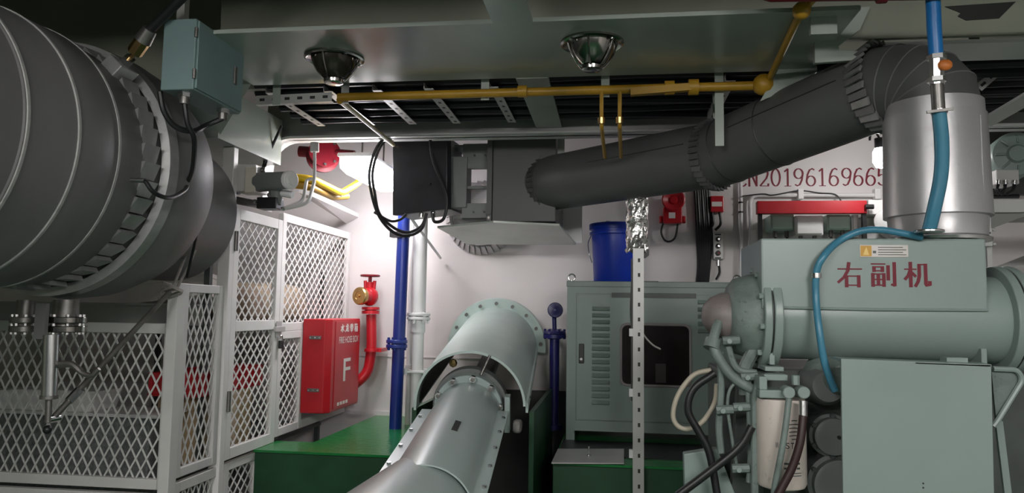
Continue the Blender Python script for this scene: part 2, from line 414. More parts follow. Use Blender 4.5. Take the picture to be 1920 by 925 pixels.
MB().lathe(L2 + V(0, 0, .04), (0, 0, -1), [(0, .03), (.03, .045), (.09, .045), (.12, .03), (.13, .0)], 16).build('bulb_glass', LAMPM2, t)
MB().cyl(L2 + V(0, 0, .03), L2 + V(0, 0, .09), .035, n=14).build('lamp_holder', BLACK, t)
MB().tube(spline([L2 + V(0, 0, .08), L2 + V(-.05, 0, .16), L2 + V(-.06, 0, .08), L2 + V(-.03, .02, .3), V(L2.x, L2.y + .02, 3.15)], 6), .006, 6).build('lead', BLACK, t)

def dome_lamp(c, label, m, ribs):
    t = thing('dome_lamp', c, label, 'lamp', None)
    MB().lathe(c, (0, 0, -1), [(0, .118), (.008, .118), (.012, .11), (.006, .098), (.004, .09)], 36).build('flange_ring', CHROME, t)
    MB().lathe(c, (0, 0, -1), [(.0, .092), (.012, .09), (.035, .082), (.062, .066), (.085, .045), (.095, .022), (.096, 0)], 36).build('bowl', m, t)
    for k in range(ribs):
        a = 2 * PI * k / ribs + .4
        pts = [c + V(r * math.cos(a), r * math.sin(a), -h) for h, r in ((.0, .098), (.037, .086), (.064, .07), (.09, .048), (.102, .02))]
        MB().tube(pts, .004, 6).build('guard_bar', CHROME, t)
    MB().lathe(c + V(0, 0, -.092), (0, 0, -1), [(0, .04), (.012, .038), (.016, .03), (.016, 0)], 20).build('end_cap', CHROME, t)
    for k in range(4):
        a = PI / 4 + PI / 2 * k; p = c + V(.105 * math.cos(a), .105 * math.sin(a), -.008)
        MB().cyl(p, p + V(0, 0, -.008), .007, n=6, smooth=False).build('screw', STEEL, t)
dome_lamp(at(627, 108, Z=2.5), 'dark domed round lamp above the left end of yellow pipe', mat('dome_dark_glass', (.05, .045, .035), .12, .6, var=.3, vscale=20), 3)
dome_lamp(at(1110, 80, Z=2.5), 'steel domed round lamp with guard bars above yellow drop pipes', CHROME, 6)

# ================================================================== cable tray and overhead pipes
ct = thing('cable_tray', (-.2, 3.5, 2.5), 'black cables bundled on a slotted steel ladder tray', 'cable tray')
for k in range(17):
    y = 3.22 + .044 * k; dz = .012 * math.sin(k * 2.1)
    pts = [V(-1.66 - .02 * (k % 3), y, 2.535 + dz)] + [V(-1.4 + .5 * i, y + .008 * math.sin(i * 1.7 + k), 2.535 + dz + .006 * math.sin(i * 2.3 + k)) for i in range(7)] + [V(2.6, y, 2.54)]
    MB().tube(pts, .0225, 7).build('cable', CABLE, ct)
MB().box((-1.68, 3.2, 2.575), (2.6, 3.96, 2.585)).build('tray_sheet', CABLE, ct)
def slotted(name, a, b, wd, m, parent, up, holes, leg=.028):
    """angle iron from a to b; up = normal of its slotted face, with punched slots shown as dark recesses"""
    a, b = Vector(a), Vector(b); d = (b - a).normalized(); up = Vector(up).normalized(); side = d.cross(up).normalized()
    o = MB().obox((a + b) / 2, d * ((b - a).length / 2), side * wd / 2, up * .0015).obox((a + b) / 2 + side * wd / 2 - up * leg / 2, d * ((b - a).length / 2), side * .0015, up * leg / 2).build(name, m, parent)
    n = holes
    for k in range(n):
        p = a.lerp(b, (k + .5) / n) + up * .0016
        MB().obox(p, d * min(.012, (b - a).length / n * .3), side * wd * .16, up * .0006).build('slot', BILGE, o)
    return o
slotted('rail', at(480, 188, Y=3.17), at(622, 181, Y=3.17), .04, SLOT, ct, (0, -1, 0), 6)
for px, py in ((505, 205), (614, 198), (706, 188), (803, 182), (925, 172), (1370, 150)):
    p = at(px, py, Y=3.2); p.z = 2.488
    slotted('rung', p, p + V(.0, .62, 0), .042, SLOT, ct, (0, 0, -1), 7)
for px in (520, 648, 910, 1135, 1348):
    p = at(px, 160, Y=3.17)
    MB().box((p.x - .018, 3.165, 2.42 if px != 1348 else 2.2), (p.x + .018, 3.17, 2.9)).build('hanger_strap', CEIL if px != 648 else BEAM, ct)

yp = thing('yellow_pipe', at(640, 185, Y=3.12), 'ochre yellow pipe running along the girder edge with fittings', 'pipe')
A = at(632, 182, Y=3.13); B = at(1438, 128, Y=3.0); A.z = B.z = 2.445; A.y = B.y = 3.135
Cc = at(1440, 112, Y=2.95); D = at(1503, 20, Y=2.47)
MB().tube(fillet([A + V(-.004, .02, 0), B], .02), .019, 12).build('main_run', YEL, yp)
MB().tube(fillet([B, B + V(.03, -.05, .02), D, D + V(.05, 0, .05)], .03), .013, 10).build('riser', YEL, yp)
MB().ball(B + V(.01, -.01, .0), .045, 14).build('junction_fitting', YEL, yp)
MB().ball(D, .03, 12).build('riser_fitting', YEL, yp)
for px, r in ((980, .026), (1300, .034), (1255, .03)):
    p = at(px, 150, Y=3.135); MB().cyl((p.x - .02, 3.135, 2.445), (p.x + .02, 3.135, 2.445), r, n=14).build('coupling', YEL, yp)
p = at(1240, 165, Y=3.15)
MB().bar((p.x - .13, 3.12, 2.425), (p.x + .12, 3.12, 2.44), .03, .03).build('valve_body', YEL, yp)
for px in (1128, 1162):
    q = at(px, 170, Y=3.135); q.z = 2.445; e = V(q.x + .03, 3.75, 2.33)
    MB().tube(fillet([q + V(0, 0, 0), q + V(0, 0, -.05), q + V(.0, .02, -.16), q + V(.01, .45, -.2)], .02), .0085, 8).build('drop_pipe', YEL, yp)
    MB().cyl(q + V(0, .008, -.12), q + V(0, .011, -.145), .016, n=10).build('nut', BRASS, yp)
p0 = A; p1 = at(738, 272, Y=4.15)
b = thing('branch_pipe', p0, 'thin white and yellow branch pipe sloping from yellow pipe to black box', 'pipe')
MB().tube([p0 + V(0, .035, -.01), p1], .011, 8).build('tube', mat('cream_pipe', (.66, .55, .34), .4), b)
MB().ball(p0 + V(0, .035, -.01), .018).build('elbow', YEL, b)

rp = thing('red_pipe', at(1590, 0, Y=2.3), 'dark red pipe running under the deckhead by notched bracket', 'pipe')
a = at(1445, -12, Y=2.35); c = at(1860, -18, Y=2.35)
MB().tube([a + V(-.15, 0, .08), a + V(-.05, 0, .02), a, c, c + V(1.2, 0, .02)], .026, 12).build('tube', DRED, rp)
q = at(1655, 2, Y=2.35); MB().cyl(q + V(-.012, 0, .03), q + V(.012, 0, .03), .036, n=14).build('coupling', DRED, rp)

# right side slotted hanger frame beyond the elbow
hf = thing('hanger_frame', at(1850, 130, Y=3.4), 'slotted steel hanger frame under the deckhead behind silver exhaust', 'hanger')
slotted('arm', at(1790, 125, Y=3.3), at(1885, 118, Y=3.3), .045, SLOT, hf, (0, -1, 0), 4)
slotted('strut', at(1885, 122, Y=3.3), at(1835, 165, Y=3.3), .035, SLOT, hf, (0, -1, 0), 3)
MB().box(tuple(at(1820, 125, Y=3.31)), tuple(at(1836, 95, Y=3.32) + V(0, 0, .4))).build('hanger_strap', CEIL, hf)
MB().bar(at(1840, 235, Y=3.7), at(1960, 165, Y=3.2), .09, .012).build('sloping_flat', WHITE, hf)

# ================================================================== big exhaust duct on the left
ex = thing('exhaust_duct', (-2.13, 2.3, 1.5), 'huge grey lagged exhaust duct with pale seams and pleated collar', 'duct')
EX = V(-2.13, 0, 2.02)
def exl(name, prof, m, n=96): return MB().lathe(EX, (0, 1, 0), prof, n).build(name, m, ex)
exl('main_shell', [(.35, .455), (1.45, .455), (1.885, .458), (1.89, .462), (2.10, .464), (2.11, .466), (2.29, .468), (2.30, .462), (2.44, .455), (2.46, .44), (2.47, .40)], LAG)
for y, r, tilt in ((1.62, .459, 0), (1.9, .466, 0), (2.105, .469, 0), (2.295, .471, 0)):
    exl('seam', [(y - .006, r - .006), (y - .005, r), (y + .005, r), (y + .006, r - .006)], SEAM)
# pleated collar: every pleat a piece
for k in range(44):
    a0 = 2 * PI * k / 44; a1 = 2 * PI * (k + 1) / 44 - .012
    P = []
    for (h, r) in ((2.435, .462), (2.52, .466)):
        for a, dr in ((a0, -.012), (a1, .008)):
            P.append(EX + V((r + dr) * math.cos(a), h, (r + dr) * math.sin(a)))
    ins = [EX + (p - EX) * 1 - (V((p - EX).x, 0, (p - EX).z).normalized() * .02) for p in P]
    MB().add(P + ins, [(0,1,3,2),(4,6,7,5),(0,4,5,1),(2,3,7,6),(0,2,6,4),(1,5,7,3)]).build('pleat', LAGLT, ex)
exl('collar_groove', [(2.47, .43), (2.53, .448), (2.56, .452)], LAG2)
exl('outer_ring', [(2.545, .46), (2.55, .492), (2.60, .496), (2.605, .485)], LAGLT)
exl('bell', [(2.60, .487), (2.68, .50), (2.80, .49), (2.92, .455), (3.0, .41), (3.03, .36)], LAG)
MB().lathe(V(-2.15, 0, 1.95), (0, 1, 0), [(2.95, .36), (3.02, .335), (3.40, .33), (3.41, .0)], 64).build('outlet', LAG, ex)
# sensor boss with pressure tap on the top right of the collar
bp = at(215, 140, Y=2.45); br = V(bp.x - EX.x, 0, bp.z - EX.z).normalized(); bp = V(EX.x, 2.45, EX.z) + br * .47
sb = MB().obox(bp, br * .035, br.cross(V(0, 1, 0)) * .035, V(0, .05, 0)).build('sensor_boss', LAGLT, ex, .004)
tp = at(250, 345, Y=2.33) ; ts = MB().cyl(at(246, 338, Y=2.33), at(272, 339, Y=2.33), .008).build('pressure_tap', STEEL, ex)

se = thing('temperature_sensor', bp, 'brass temperature probe with black conduit on the duct collar', 'sensor')
q0 = bp + br * .03; q1 = at(258, 92, Y=2.40); q2 = at(282, 55, Y=2.38); q3 = at(345, -8, Y=2.34)
MB().cyl(q0, q0.lerp(q1, .45), .02, n=6, smooth=False).build('hex_nut', STEEL, se)
MB().cyl(q0.lerp(q1, .4), q1, .009).build('stem', BRASS, se)
MB().cyl(q0.lerp(q1, .8), q1.lerp(q2, .45), .027, n=8, smooth=False).build('brass_head', BRASS, se)
MB().cyl(q1.lerp(q2, .4), q2, .030, .024, n=18).build('gland_body', DSTEEL, se)
MB().tube([q2, q3, q3 + (q3 - q2) * 1.2], .017, 10).build('conduit', BLACK, se)

# flanged drain with its rod, and the long linkage rod
dr = thing('drain_valve', at(100, 640, Y=2.55), 'flanged steel drain under the duct with rod and ball end', 'valve')
c = at(62, 608, Y=2.6); zc = c.z
for px, w_, m in ((45, .05, DSTEEL), (122, .075, CHROME)):
    c = at(px, 612, Y=2.6)
    for dz in (-.022, .012): MB().cyl(c + V(0, 0, dz), c + V(0, 0, dz + .024), w_, n=28).build('flange', m, dr, .003)
    MB().cyl(c + V(0, 0, -.02), c + V(0, 0, .1), w_ * .6).build('neck', DSTEEL, dr)
    for k in range(8):
        a = 2 * PI * k / 8; p = c + V(w_ * .8 * math.cos(a), w_ * .8 * math.sin(a), -.03); MB().cyl(p, p + V(0, 0, .075), .007, n=6, smooth=False).build('stud', STEEL, dr)
c = at(78, 600, Y=2.5); MB().box(c + V(-.022, -.008, -.07), c + V(.022, .008, .06)).build('lug', LAG, dr)
a = at(96, 628, Y=2.5); b = at(92, 742, Y=2.5)
MB().cyl(a, b, .026, n=20).build('piston_body', STEEL, dr)
MB().cyl(b, b + V(0, 0, -.012), .03).build('collar', DSTEEL, dr)
c = at(90, 792, Y=2.5); MB().cyl(b, c, .011).build('rod', DSTEEL, dr); MB().ball(at(89, 806, Y=2.5), .016).build('ball_end', BLACK, dr)
lk = thing('linkage_rod', at(100, 780, Y=2.5), 'long sloping steel linkage rod lashed with rope to the cage', 'rod')
a = at(98, 786, Y=2.52); b = at(318, 548, Y=2.98)
MB().cyl(a, b, .011).build('rod', DSTEEL, lk)
MB().cyl(a.lerp(b, .12), a.lerp(b, .2), .016, n=8, smooth=False).build('turnbuckle', STEEL, lk)
MB().cyl(a + V(0, -.02, 0), a + V(0, .03, 0), .014).build('clevis', STEEL, lk)
q = [at(*p, Y=2.52) for p in ((108, 684), (135, 684), (155, 700), (172, 704), (186, 692))]
MB().tube(spline(q, 6), [.014 - .0003 * i for i in range(25)], 8).build('bent_lever', DSTEEL, lk)
rpz = thing('rope', at(320, 550, Y=3.02), 'grey rope lashed round the cage corner and up to its post', 'rope')
k0 = at(322, 545, Y=3.03)
for o1, o2 in (((405, 358), 0), ((372, 395), 1)):
    e = at(o1[0], o1[1], Y=3.36)
    mid = at(365, 440, Y=3.2) if not o2 else at(366, 470, Y=3.16)
    MB().tube(spline([k0, mid, e] if not o2 else [k0 + V(.02, 0, 0), mid, at(375, 420, Y=3.2), e], 6), .006, 6).build('strand', ROPE, rpz)
for k in range(4):
    c = k0 + V(-.01 + .006 * k, -.005, -.02 + .012 * k)
    MB().tube([c + V(.045 * math.cos(t), .02 * math.sin(t), .02 * math.cos(t + k)) for t in [2 * PI * i / 16 for i in range(16)]], .0055, 6, closed=True).build('lashing', ROPE, rpz)

# teal terminal box with its cables
X1 = -1.471
tb = thing('terminal_box', (X1 - .06, 2.5, 2.26), 'teal steel terminal box hanging beside the big exhaust duct', 'box')
MB().box((X1 - .125, 2.4, 2.262), (X1, 2.74, 2.52)).build('body', BOXG, tb, .004)
MB().box((X1, 2.408, 2.268), (X1 + .008, 2.732, 2.514)).build('door', BOXG, tb, .002)
MB().cyl((X1 + .002, 2.399, 2.30), (X1 + .002, 2.399, 2.335), .006).build('hinge', DSTEEL, tb); MB().cyl((X1 + .002, 2.399, 2.45), (X1 + .002, 2.399, 2.485), .006).build('hinge', DSTEEL, tb)
MB().box((X1 + .008, 2.655, 2.36), (X1 + .016, 2.675, 2.43)).build('latch', DSTEEL, tb, .002)
for x, y in ((X1 - .055, 2.44), (X1 - .03, 2.66)):
    MB().cyl((x, y, 2.262), (x, y, 2.245), .024, n=6, smooth=False).build('gland_nut', STEEL, tb); MB().cyl((x, y, 2.248), (x, y, 2.22), .017).build('gland', DSTEEL, tb)
MB().box((X1 - .11, 2.45, 2.52), (X1 - .08, 2.48, 3.15)).build('hanger_strap', BEAM, tb)
cb = thing('box_cable', (X1 - .05, 2.44, 2.1), 'black cables drooping from glands of teal terminal box', 'cable')
MB().tube(spline([V(X1 - .055, 2.44, 2.23), at(352, 232, Y=2.46), at(364, 262, Y=2.5), at(361, 318, Y=2.6), at(350, 345, Y=2.7)], 6), .0095, 8).build('down_lead', BLACK, cb)
MB().tube(spline([at(300, 172, Y=2.44), at(308, 210, Y=2.46), at(330, 238, Y=2.5), at(362, 246, Y=2.55), at(385, 236, Y=2.62), V(X1 - .03, 2.66, 2.225)], 6), .0105, 8).build('loop_lead', BLACK, cb)
MB().tube(spline([at(272, 339, Y=2.33), at(290, 362, Y=2.36), at(318, 371, Y=2.45), at(345, 358, Y=2.6), at(352, 346, Y=2.7)], 6), .008, 8).build('sensor_lead', BLACK, cb)
MB().tube(spline([at(352, 346, Y=2.7), at(366, 400, Y=2.85), at(368, 440, Y=2.95), at(350, 520, Y=3.02)], 6), .006, 6).build('thin_lead', BLACK, cb)

# ================================================================== mesh cage
CX = -1.92
cg = thing('mesh_cage', (CX, 3.6, 0), 'white mesh cage with tall hinged door before the bulkhead', 'cage')
def sub(name, loc):
    o = bpy.data.objects.new(name, None); COL.objects.link(o); o.empty_display_size = .05; place(o, Vector(loc), cg); return o
def lattice(name, o, u, v, w_, h, du, dv, r, m, parent):
    """diamond lattice of flat strands in the rectangle o + u*w + v*h"""
    mb = MB(); u = Vector(u); v = Vector(v); n = u.cross(v); k = dv / du
    for sgn in (1, -1):
        cc = -h / k
        lim = w_
        t = cc if sgn > 0 else 0
        while t < (lim if sgn > 0 else lim + h / k):
            # line x = t + y/k * sgn ; clip to the rectangle
            pts = []
            for yy in (0, h):
                xx = t + sgn * yy / k; pts.append((xx, yy))
            (xa, ya), (xb, yb) = pts
            def clip(xq, yq, xo, yo):
                if xq < 0: yq = yq + (0 - xq) * (yo - yq) / (xo - xq); xq = 0
                if xq > w_: yq = yq + (w_ - xq) * (yo - yq) / (xo - xq); xq = w_
                return xq, yq
            if max(xa, xb) > 0 and min(xa, xb) < w_:
                A2 = clip(xa, ya, xb, yb); B2 = clip(xb, yb, xa, ya)
                a = o + u * A2[0] + v * A2[1] + n * (sgn * r * .5); b = o + u * B2[0] + v * B2[1] + n * (sgn * r * .5)
                if (b - a).length > .02: mb.bar(a, b, r * 2, r * 1.1, up=n)
            t += du
    ob = mb.build(name, m, parent); ob['kind'] = 'stuff'; return ob
def cage_panel(name, o, u, w_, h, fr, label, du=.052, dv=.075, m=CAGE, rails=(), r=.0028, group=None, parent=None):
    o = Vector(o); u = Vector(u); n = u.cross(V(0, 0, 1))
    t = sub(name, o + u * w_ / 2)
    for x in (fr / 2, w_ - fr / 2): MB().obox(o + u * x + V(0, 0, h / 2), u * fr / 2, n * .016, V(0, 0, h / 2)).build('stile', m, t, .003)
    for z in (fr / 2, h - fr / 2) + tuple(rails): MB().obox(o + u * w_ / 2 + V(0, 0, z), u * (w_ / 2 - fr), n * .015, V(0, 0, fr / 2)).build('rail', m, t, .003)
    zs = [fr / 2] + list(rails) + [h - fr / 2]
    for z0, z1 in zip(zs, zs[1:]):
        lattice('mesh', o + u * fr + V(0, 0, z0 + fr / 2), u, V(0, 0, 1), w_ - 2 * fr, z1 - z0 - fr, du, dv, r, m, t)
    return t
uy = V(0, 1, 0); ux = V(1, 0, 0)
cage_panel('front_panel', (CX - 2.2, 3.10, .70), ux, 2.2, .72, .045, 'grey diamond mesh cage panel under the huge exhaust duct', .051, .094, CAGEG, r=.0036)
cage_panel('front_skirt', (CX - 2.2, 3.10, .02), ux, 2.2, .66, .045, 'grey diamond mesh skirt below the cage front panel', .051, .094, CAGEG, r=.0036)
MB().box((CX - .025, 3.06, .0), (CX + .025, 3.12, 1.60)).build('corner_post', CAGEG, cg, .003)
cage_panel('side_panel', (CX, 3.125, .74), uy, .345, .86, .04, 'low narrow mesh panel between rope tied corner post and tall post', .05, .098, CAGEG, r=.0036)
cage_panel('side_skirt', (CX, 3.125, .02), uy, .42, .70, .045, 'mesh skirt panel beneath the low narrow cage panel', .05, .09, CAGEG, r=.0036)
cage_panel('gate_skirt', (CX, 3.56, .02), uy, .36, .70, .04, 'mesh skirt panel beneath the cage door beside green platform', .075, .07, CAGE, r=.0038)
MB().box((CX - .03, 3.475, .0), (CX + .03, 3.52, 2.30)).build('tall_post', CAGE, cg, .003)
gd = cage_panel('door', (CX + .01, 3.525, .74), uy, .55, 1.26, .055, 'white mesh cage door with padlocked latch and two hinges', .072, .068, CAGE, rails=(.66,), r=.004)
for z in (.98, 1.78): MB().cyl((CX + .03, 3.535, z), (CX + .03, 3.535, z + .10), .012, n=10).build('hinge', DSTEEL, gd)
MB().box((CX + .03, 4.0, 1.36), (CX + .045, 4.12, 1.39)).build('latch_bolt', SLOT, gd, .002)
MB().box((CX + .03, 4.03, 1.33), (CX + .036, 4.09, 1.42)).build('latch_plate', SLOT, gd)
pl = thing('padlock', (CX + .05, 4.08, 1.26), 'small black padlock hanging on the cage door latch', 'padlock')
MB().box((CX + .032, 4.06, 1.265), (CX + .05, 4.1, 1.31)).build('lock_body', BLACK, pl, .004)
MB().tube([V(CX + .041, 4.08 + .014 * math.cos(t), 1.31 + .03 * math.sin(t)) for t in [PI * k / 8 for k in range(9)]], .004, 6).build('shackle', STEEL, pl)
fx = cage_panel('fixed_panel', (CX, 4.10, 1.36), uy, 1.13, .69, .05, 'large white fixed mesh panel between cage door and bulkhead', .078, .066, CAGE, r=.004)
cage_panel('lower_panel', (CX, 4.10, .76), uy, .36, .60, .045, 'short white mesh panel beside the red fire hose box', .078, .066, CAGE, r=.004)
MB().box((CX - .016, 4.46, .76), (CX + .016, 5.22, .81)).build('sill', CAGE, cg, .003)

# ---- stores inside the cage
t = thing('red_crate', (-2.12, 3.8, 1.055), 'red plastic crate behind the cage door mesh', 'crate')
MB().box((-2.27, 3.45, 1.055), (-2.0, 4.12, 1.065)).build('base', RED, t)
for a, b in (((-2.27, 3.45, 1.065), (-2.25, 4.12, 1.17)), ((-2.02, 3.45, 1.065), (-2.0, 4.12, 1.17)), ((-2.25, 3.45, 1.065), (-2.02, 3.47, 1.17)), ((-2.25, 4.1, 1.065), (-2.02, 4.12, 1.17))):
    MB().box(a, b).build('side', RED, t, .004)
for y in (3.55, 3.7, 3.85, 4.0): MB().box((-2.0, y - .01, 1.065), (-1.99, y + .01, 1.17)).build('rib', RED, t)
t = thing('carton', (-2.15, 3.8, .702), 'beige cardboard carton under the red crate in the cage', 'carton')
MB().box((-2.3, 3.58, .702), (-2.0, 4.0, 1.052)).build('body', CARD, t, .006)
MB().box((-2.0, 3.76, .702), (-1.997, 3.82, 1.052)).build('tape', BEIGE, t)
st = thing('storage_rack', (-2.6, 4.3, 0), 'dark steel storage rack standing inside the mesh cage', 'rack')
for z in (.68, 1.38):
    MB().box((-3.3, 3.55, z), (-2.03, 5.1, z + .02)).build('shelf', DGREY, st)
for x in (-3.28, -2.05):
    for y in (3.57, 5.08): MB().box((x - .015, y - .015, 0), (x + .015, y + .015, 1.75)).build('upright', DGREY, st)
def sack(c, sx, sy, sz, m, name, label):
    mb = MB(); n = 20; k = 10; P = []; F = []
    for i in range(k + 1):
        a = PI * i / k
        for j in range(n):
            b = 2 * PI * j / n; e = .55
            f = lambda v: math.copysign(abs(v) ** e, v)
            wob = 1 + .06 * math.sin(5 * b + 3 * a + c[0] * 9)
            P.append(V(c[0] + sx * f(math.sin(a)) * f(math.cos(b)) * wob, c[1] + sy * f(math.sin(a)) * f(math.sin(b)) * wob, c[2] + sz * (f(math.cos(a)) + 1)))
    for i in range(k):
        for j in range(n): F.append((i * n + j, (i + 1) * n + j, (i + 1) * n + (j + 1) % n, i * n + (j + 1) % n))
    mb.add(P, F, True); return tag(mb.build(name, m), label, 'sack')
sack((-2.3, 4.72, 1.40), .2, .33, .13, BEIGE, 'cloth_bundle', 'tan cloth bundle lying behind the fixed mesh panel')
sack((-2.25, 4.2, 1.40), .16, .14, .11, mat('brown_bag', (.28, .2, .15), .8, var=.2), 'brown_bag', 'brown bag behind the cage door above the red crate')
t = thing('white_carton', (-2.4, 3.75, 1.4), 'tilted white carton lid inside the cage above brown bag', 'carton')
MB().obox(V(-2.35, 3.85, 1.56), V(.2, .03, .03), V(-.02, .2, -.02), V(0, .01, .05)).build('body', PAPER, t, .004)
MB().obox(V(-2.35, 3.85, 1.62), V(.205, .03, .03), V(-.02, .205, -.02), V(0, .002, .012)).build('lid', PAPER, t, .003)
t = thing('grey_machine', (-3.0, 3.45, 0), 'grey speckled machine casing behind the cage front panel', 'machine')
MB().box((-3.9, 3.3, .2), (-2.15, 3.5, .98)).build('casing', mat('speckled_grey', (.16, .17, .17), .6, var=.35, vscale=60), t, .01)
MB().prism([V(-3.9, 3.28, .99), V(-2.45, 3.28, .99), V(-2.42, 3.28, 1.09), V(-2.85, 3.28, 1.09), V(-3.3, 3.28, 1.05), V(-3.9, 3.28, 1.02)], (0, .2, 0)).build('white_cover', WHITE, t, .008)
MB().box((-3.9, 3.27, .975), (-2.1, 3.52, .99)).build('edge_trim', WHITE, t)
t = thing('cage_top_beam', (-3, 3.5, 1.36), 'grey steel beam along the back of the cage front', 'beam')
MB().box((-4.2, 3.54, 1.40), (-2.06, 3.60, 1.50)).build('beam_web', BEAM, t); MB().box((-4.2, 3.5, 1.50), (-2.06, 3.64, 1.51)).build('beam_flange', BEAM, t)
tag(MB().prism([V(-2.5, 4.85, 1.56), V(-2.2, 4.9, 1.56), V(-2.2, 4.9, 1.6), V(-2.5, 4.85, 1.6)], (0, .2, 0)).build('folded_card', CARD), 'folded brown card lying on the sack stack in the cage', 'card')

# ================================================================== valve gear on top of the cage
va = thing('valve_actuator', at(500, 345, Y=3.75), 'grey valve actuator with white end cap above the cage door', 'actuator')
Y0 = 3.62
a = at(445, 310, Y=Y0); b = at(482, 360, Y=Y0); MB().box((a.x, Y0 - .03, b.z), (b.x, Y0 + .12, a.z)).build('control_head', CAGEG, va, .006)
a = at(462, 314, Y=Y0 - .03); b = at(480, 362, Y=Y0 - .03); MB().box((a.x, Y0 - .045, b.z), (b.x, Y0 - .03, a.z)).build('cover_plate', mat('cream_cover', (.62, .58, .5), .5), va, .006)
a = at(487, 342, Y=Y0); b = at(540, 338, Y=Y0 - .08); MB().cyl(a, b, .052, .044, n=20).build('motor_body', GREYM, va)
MB().cyl(b, b.lerp(a, -.12), .048, n=16).build('end_cap', WHITE, va, .003); MB().cyl(b.lerp(a, -.13), b.lerp(a, -.16), .03, n=6, smooth=False).build('hex_plug', WHITE, va)
a = at(518, 352, Y=Y0); MB().cyl(a, a + V(0, 0, -.09), .04, .028, n=16).build('neck', GREYM, va)
a = at(488, 372, Y=Y0); b = at(524, 393, Y=Y0); MB().box((a.x, Y0 - .04, b.z), (b.x, Y0 + .05, a.z)).build('valve_block', BLACK, va, .004)
a = at(528, 362, Y=Y0); MB().cyl(a, a + V(.06, 0, -.01), .02, n=14).build('side_port', WHITE, va)
for p, q, r in (((420, 350), (450, 358), .022), ((425, 335), (450, 335), .016), ((425, 372), (490, 385), .02), ((484, 322), (500, 320), .02)):
    MB().cyl(at(*p, Y=Y0 + .05), at(*q, Y=Y0 + .05), r).build('pipe_stub', DSTEEL, va)
for px, py in ((492, 318), (505, 366), (530, 392), (478, 378)):
    MB().ball(at(px, py, Y=Y0 - .02), .013, 8).build('fitting', DSTEEL if px < 520 else STEEL, va)
up_ = thing('bent_pipe', at(585, 370, Y=3.9), 'thin white bent pipes looping beside the yellow pipes over cage', 'pipe')
MB().tube(fillet([at(532, 392, Y=3.62), at(578, 382, Y=3.75), at(590, 340, Y=3.9), at(590, 282, Y=3.95), at(590, 275, Y=4.0)], .06), .010, 8).build('long_leg', CAGEG, up_)
MB().tube(fillet([at(534, 390, Y=3.62), at(568, 378, Y=3.75), at(575, 338, Y=3.9), at(585, 335, Y=3.92)], .05), .010, 8).build('short_leg', CAGEG, up_)
MB().cyl(at(590, 285, Y=3.95), at(590, 268, Y=3.95), .026, n=6, smooth=False).build('union_nut', CAGEG, up_)
y2 = thing('bright_yellow_pipe', at(620, 345, Y=4.2), 'pair of bright yellow pipes above the cage near glaring lamp', 'pipe')
MB().tube(fillet([at(540, 332, Y=3.95), at(585, 336, Y=4.0), at(640, 363, Y=4.4), at(672, 343, Y=4.7), at(700, 300, Y=4.9)], .06), .022, 12).build('upper_run', YELB, y2)
MB().tube(fillet([at(540, 345, Y=3.95), at(580, 350, Y=4.0), at(625, 370, Y=4.4), at(650, 368, Y=4.6)], .06), .022, 12).build('lower_run', YEL, y2)
MB().tube([at(590, 340, Y=4.05), at(640, 366, Y=4.4)], .011, 8).build('white_run', WHITE, y2)
rv = thing('red_valve', at(608, 292, Y=4.45), 'dark red gate valve under the deckhead beside the bent pipes', 'valve')
c = at(606, 292, Y=4.5)
MB().lathe(c, (.5, -.8, .2), [(-.05, .06), (-.045, .10), (-.02, .105), (-.01, .07), (.03, .07), (.04, .1), (.06, .1), (.065, 0)], 24).build('body', DRED, rv)
MB().cyl(c + V(-.16, 0, .03), c + V(.2, .02, 0), .035).build('pipe_run', DRED, rv)
bolts(rv, c + V(.5, -.8, .2).normalized() * .06, (.5, -.8, .2), .085, 8, .009, .012, DSTEEL)
vb = tag(MB().prism([at(650, 420, Y=5.25), at(560, 362, Y=4.3), at(585, 368, Y=4.3), at(672, 408, Y=5.25)], (0, 0, .03)).build('sloping_channel', WHITE), 'white sloping channel running from the valve gear to bulkhead', 'channel')
cw = thing('hanging_cable', at(490, 290, Y=3.9), 'black cables dropping from the tray behind the valve actuator', 'cable')
MB().tube([at(500, 236, Y=3.85), at(499, 290, Y=3.85), at(494, 312, Y=3.8), at(492, 330, Y=3.7)], .008, 8).build('lead', BLACK, cw)
MB().tube([at(528, 236, Y=3.85), at(510, 275, Y=3.85), at(500, 300, Y=3.85), at(494, 325, Y=3.75)], .008, 8).build('lead', BLACK, cw)

# ================================================================== fire hose box and hydrant
FX = -1.727
hb = thing('fire_hose_box', (FX - .12, 4.7, .86), 'red steel fire hose box with white F on cage side', 'box')
MB().prism([V(FX - .175, 4.43, .855), V(FX - .03, 4.43, .855), V(FX, 4.47, .855), V(FX, 4.98, .855), V(FX - .175, 4.98, .855)], (0, 0, .575)).build('body', RED, hb, .006)
MB().box((FX, 4.52, .87), (FX + .004, 4.97, 1.415)).build('door', RED, hb, .002)
for z in (.985, 1.305):
    h = MB().box((FX - .13, 4.422, z), (FX - .055, 4.432, z + .022)).build('hinge', DSTEEL, hb, .002)
    for k in (-.122, -.092, -.063): MB().cyl((FX + k, 4.4215, z + .011), (FX + k, 4.424, z + .011), .005, n=8).build('screw', STEEL, h)
    MB().cyl((FX - .1775, 4.47, z + .04), (FX - .1775, 4.47, z + .08), .006).build('side_pin', DSTEEL, hb)
dn = V(1, 0, 0); o0 = FX + .0045
mb = MB()
for i, k in enumerate(('water', 'dragon', 'belt', 'box')):
    strokes(mb, HAN[k], V(o0, 4.60 + i * .085, 1.345), V(0, 1, 0), V(0, 0, 1), .052, .009, .006, dn, .001, 1.25)
mb.build('hanzi_lettering', PAPER, hb)
text('lettering', 'FIRE HOSE BOX', V(o0 + .001, 4.58, 1.275), V(0, 1, 0), V(0, 0, 1), .042, PAPER, hb, .36)
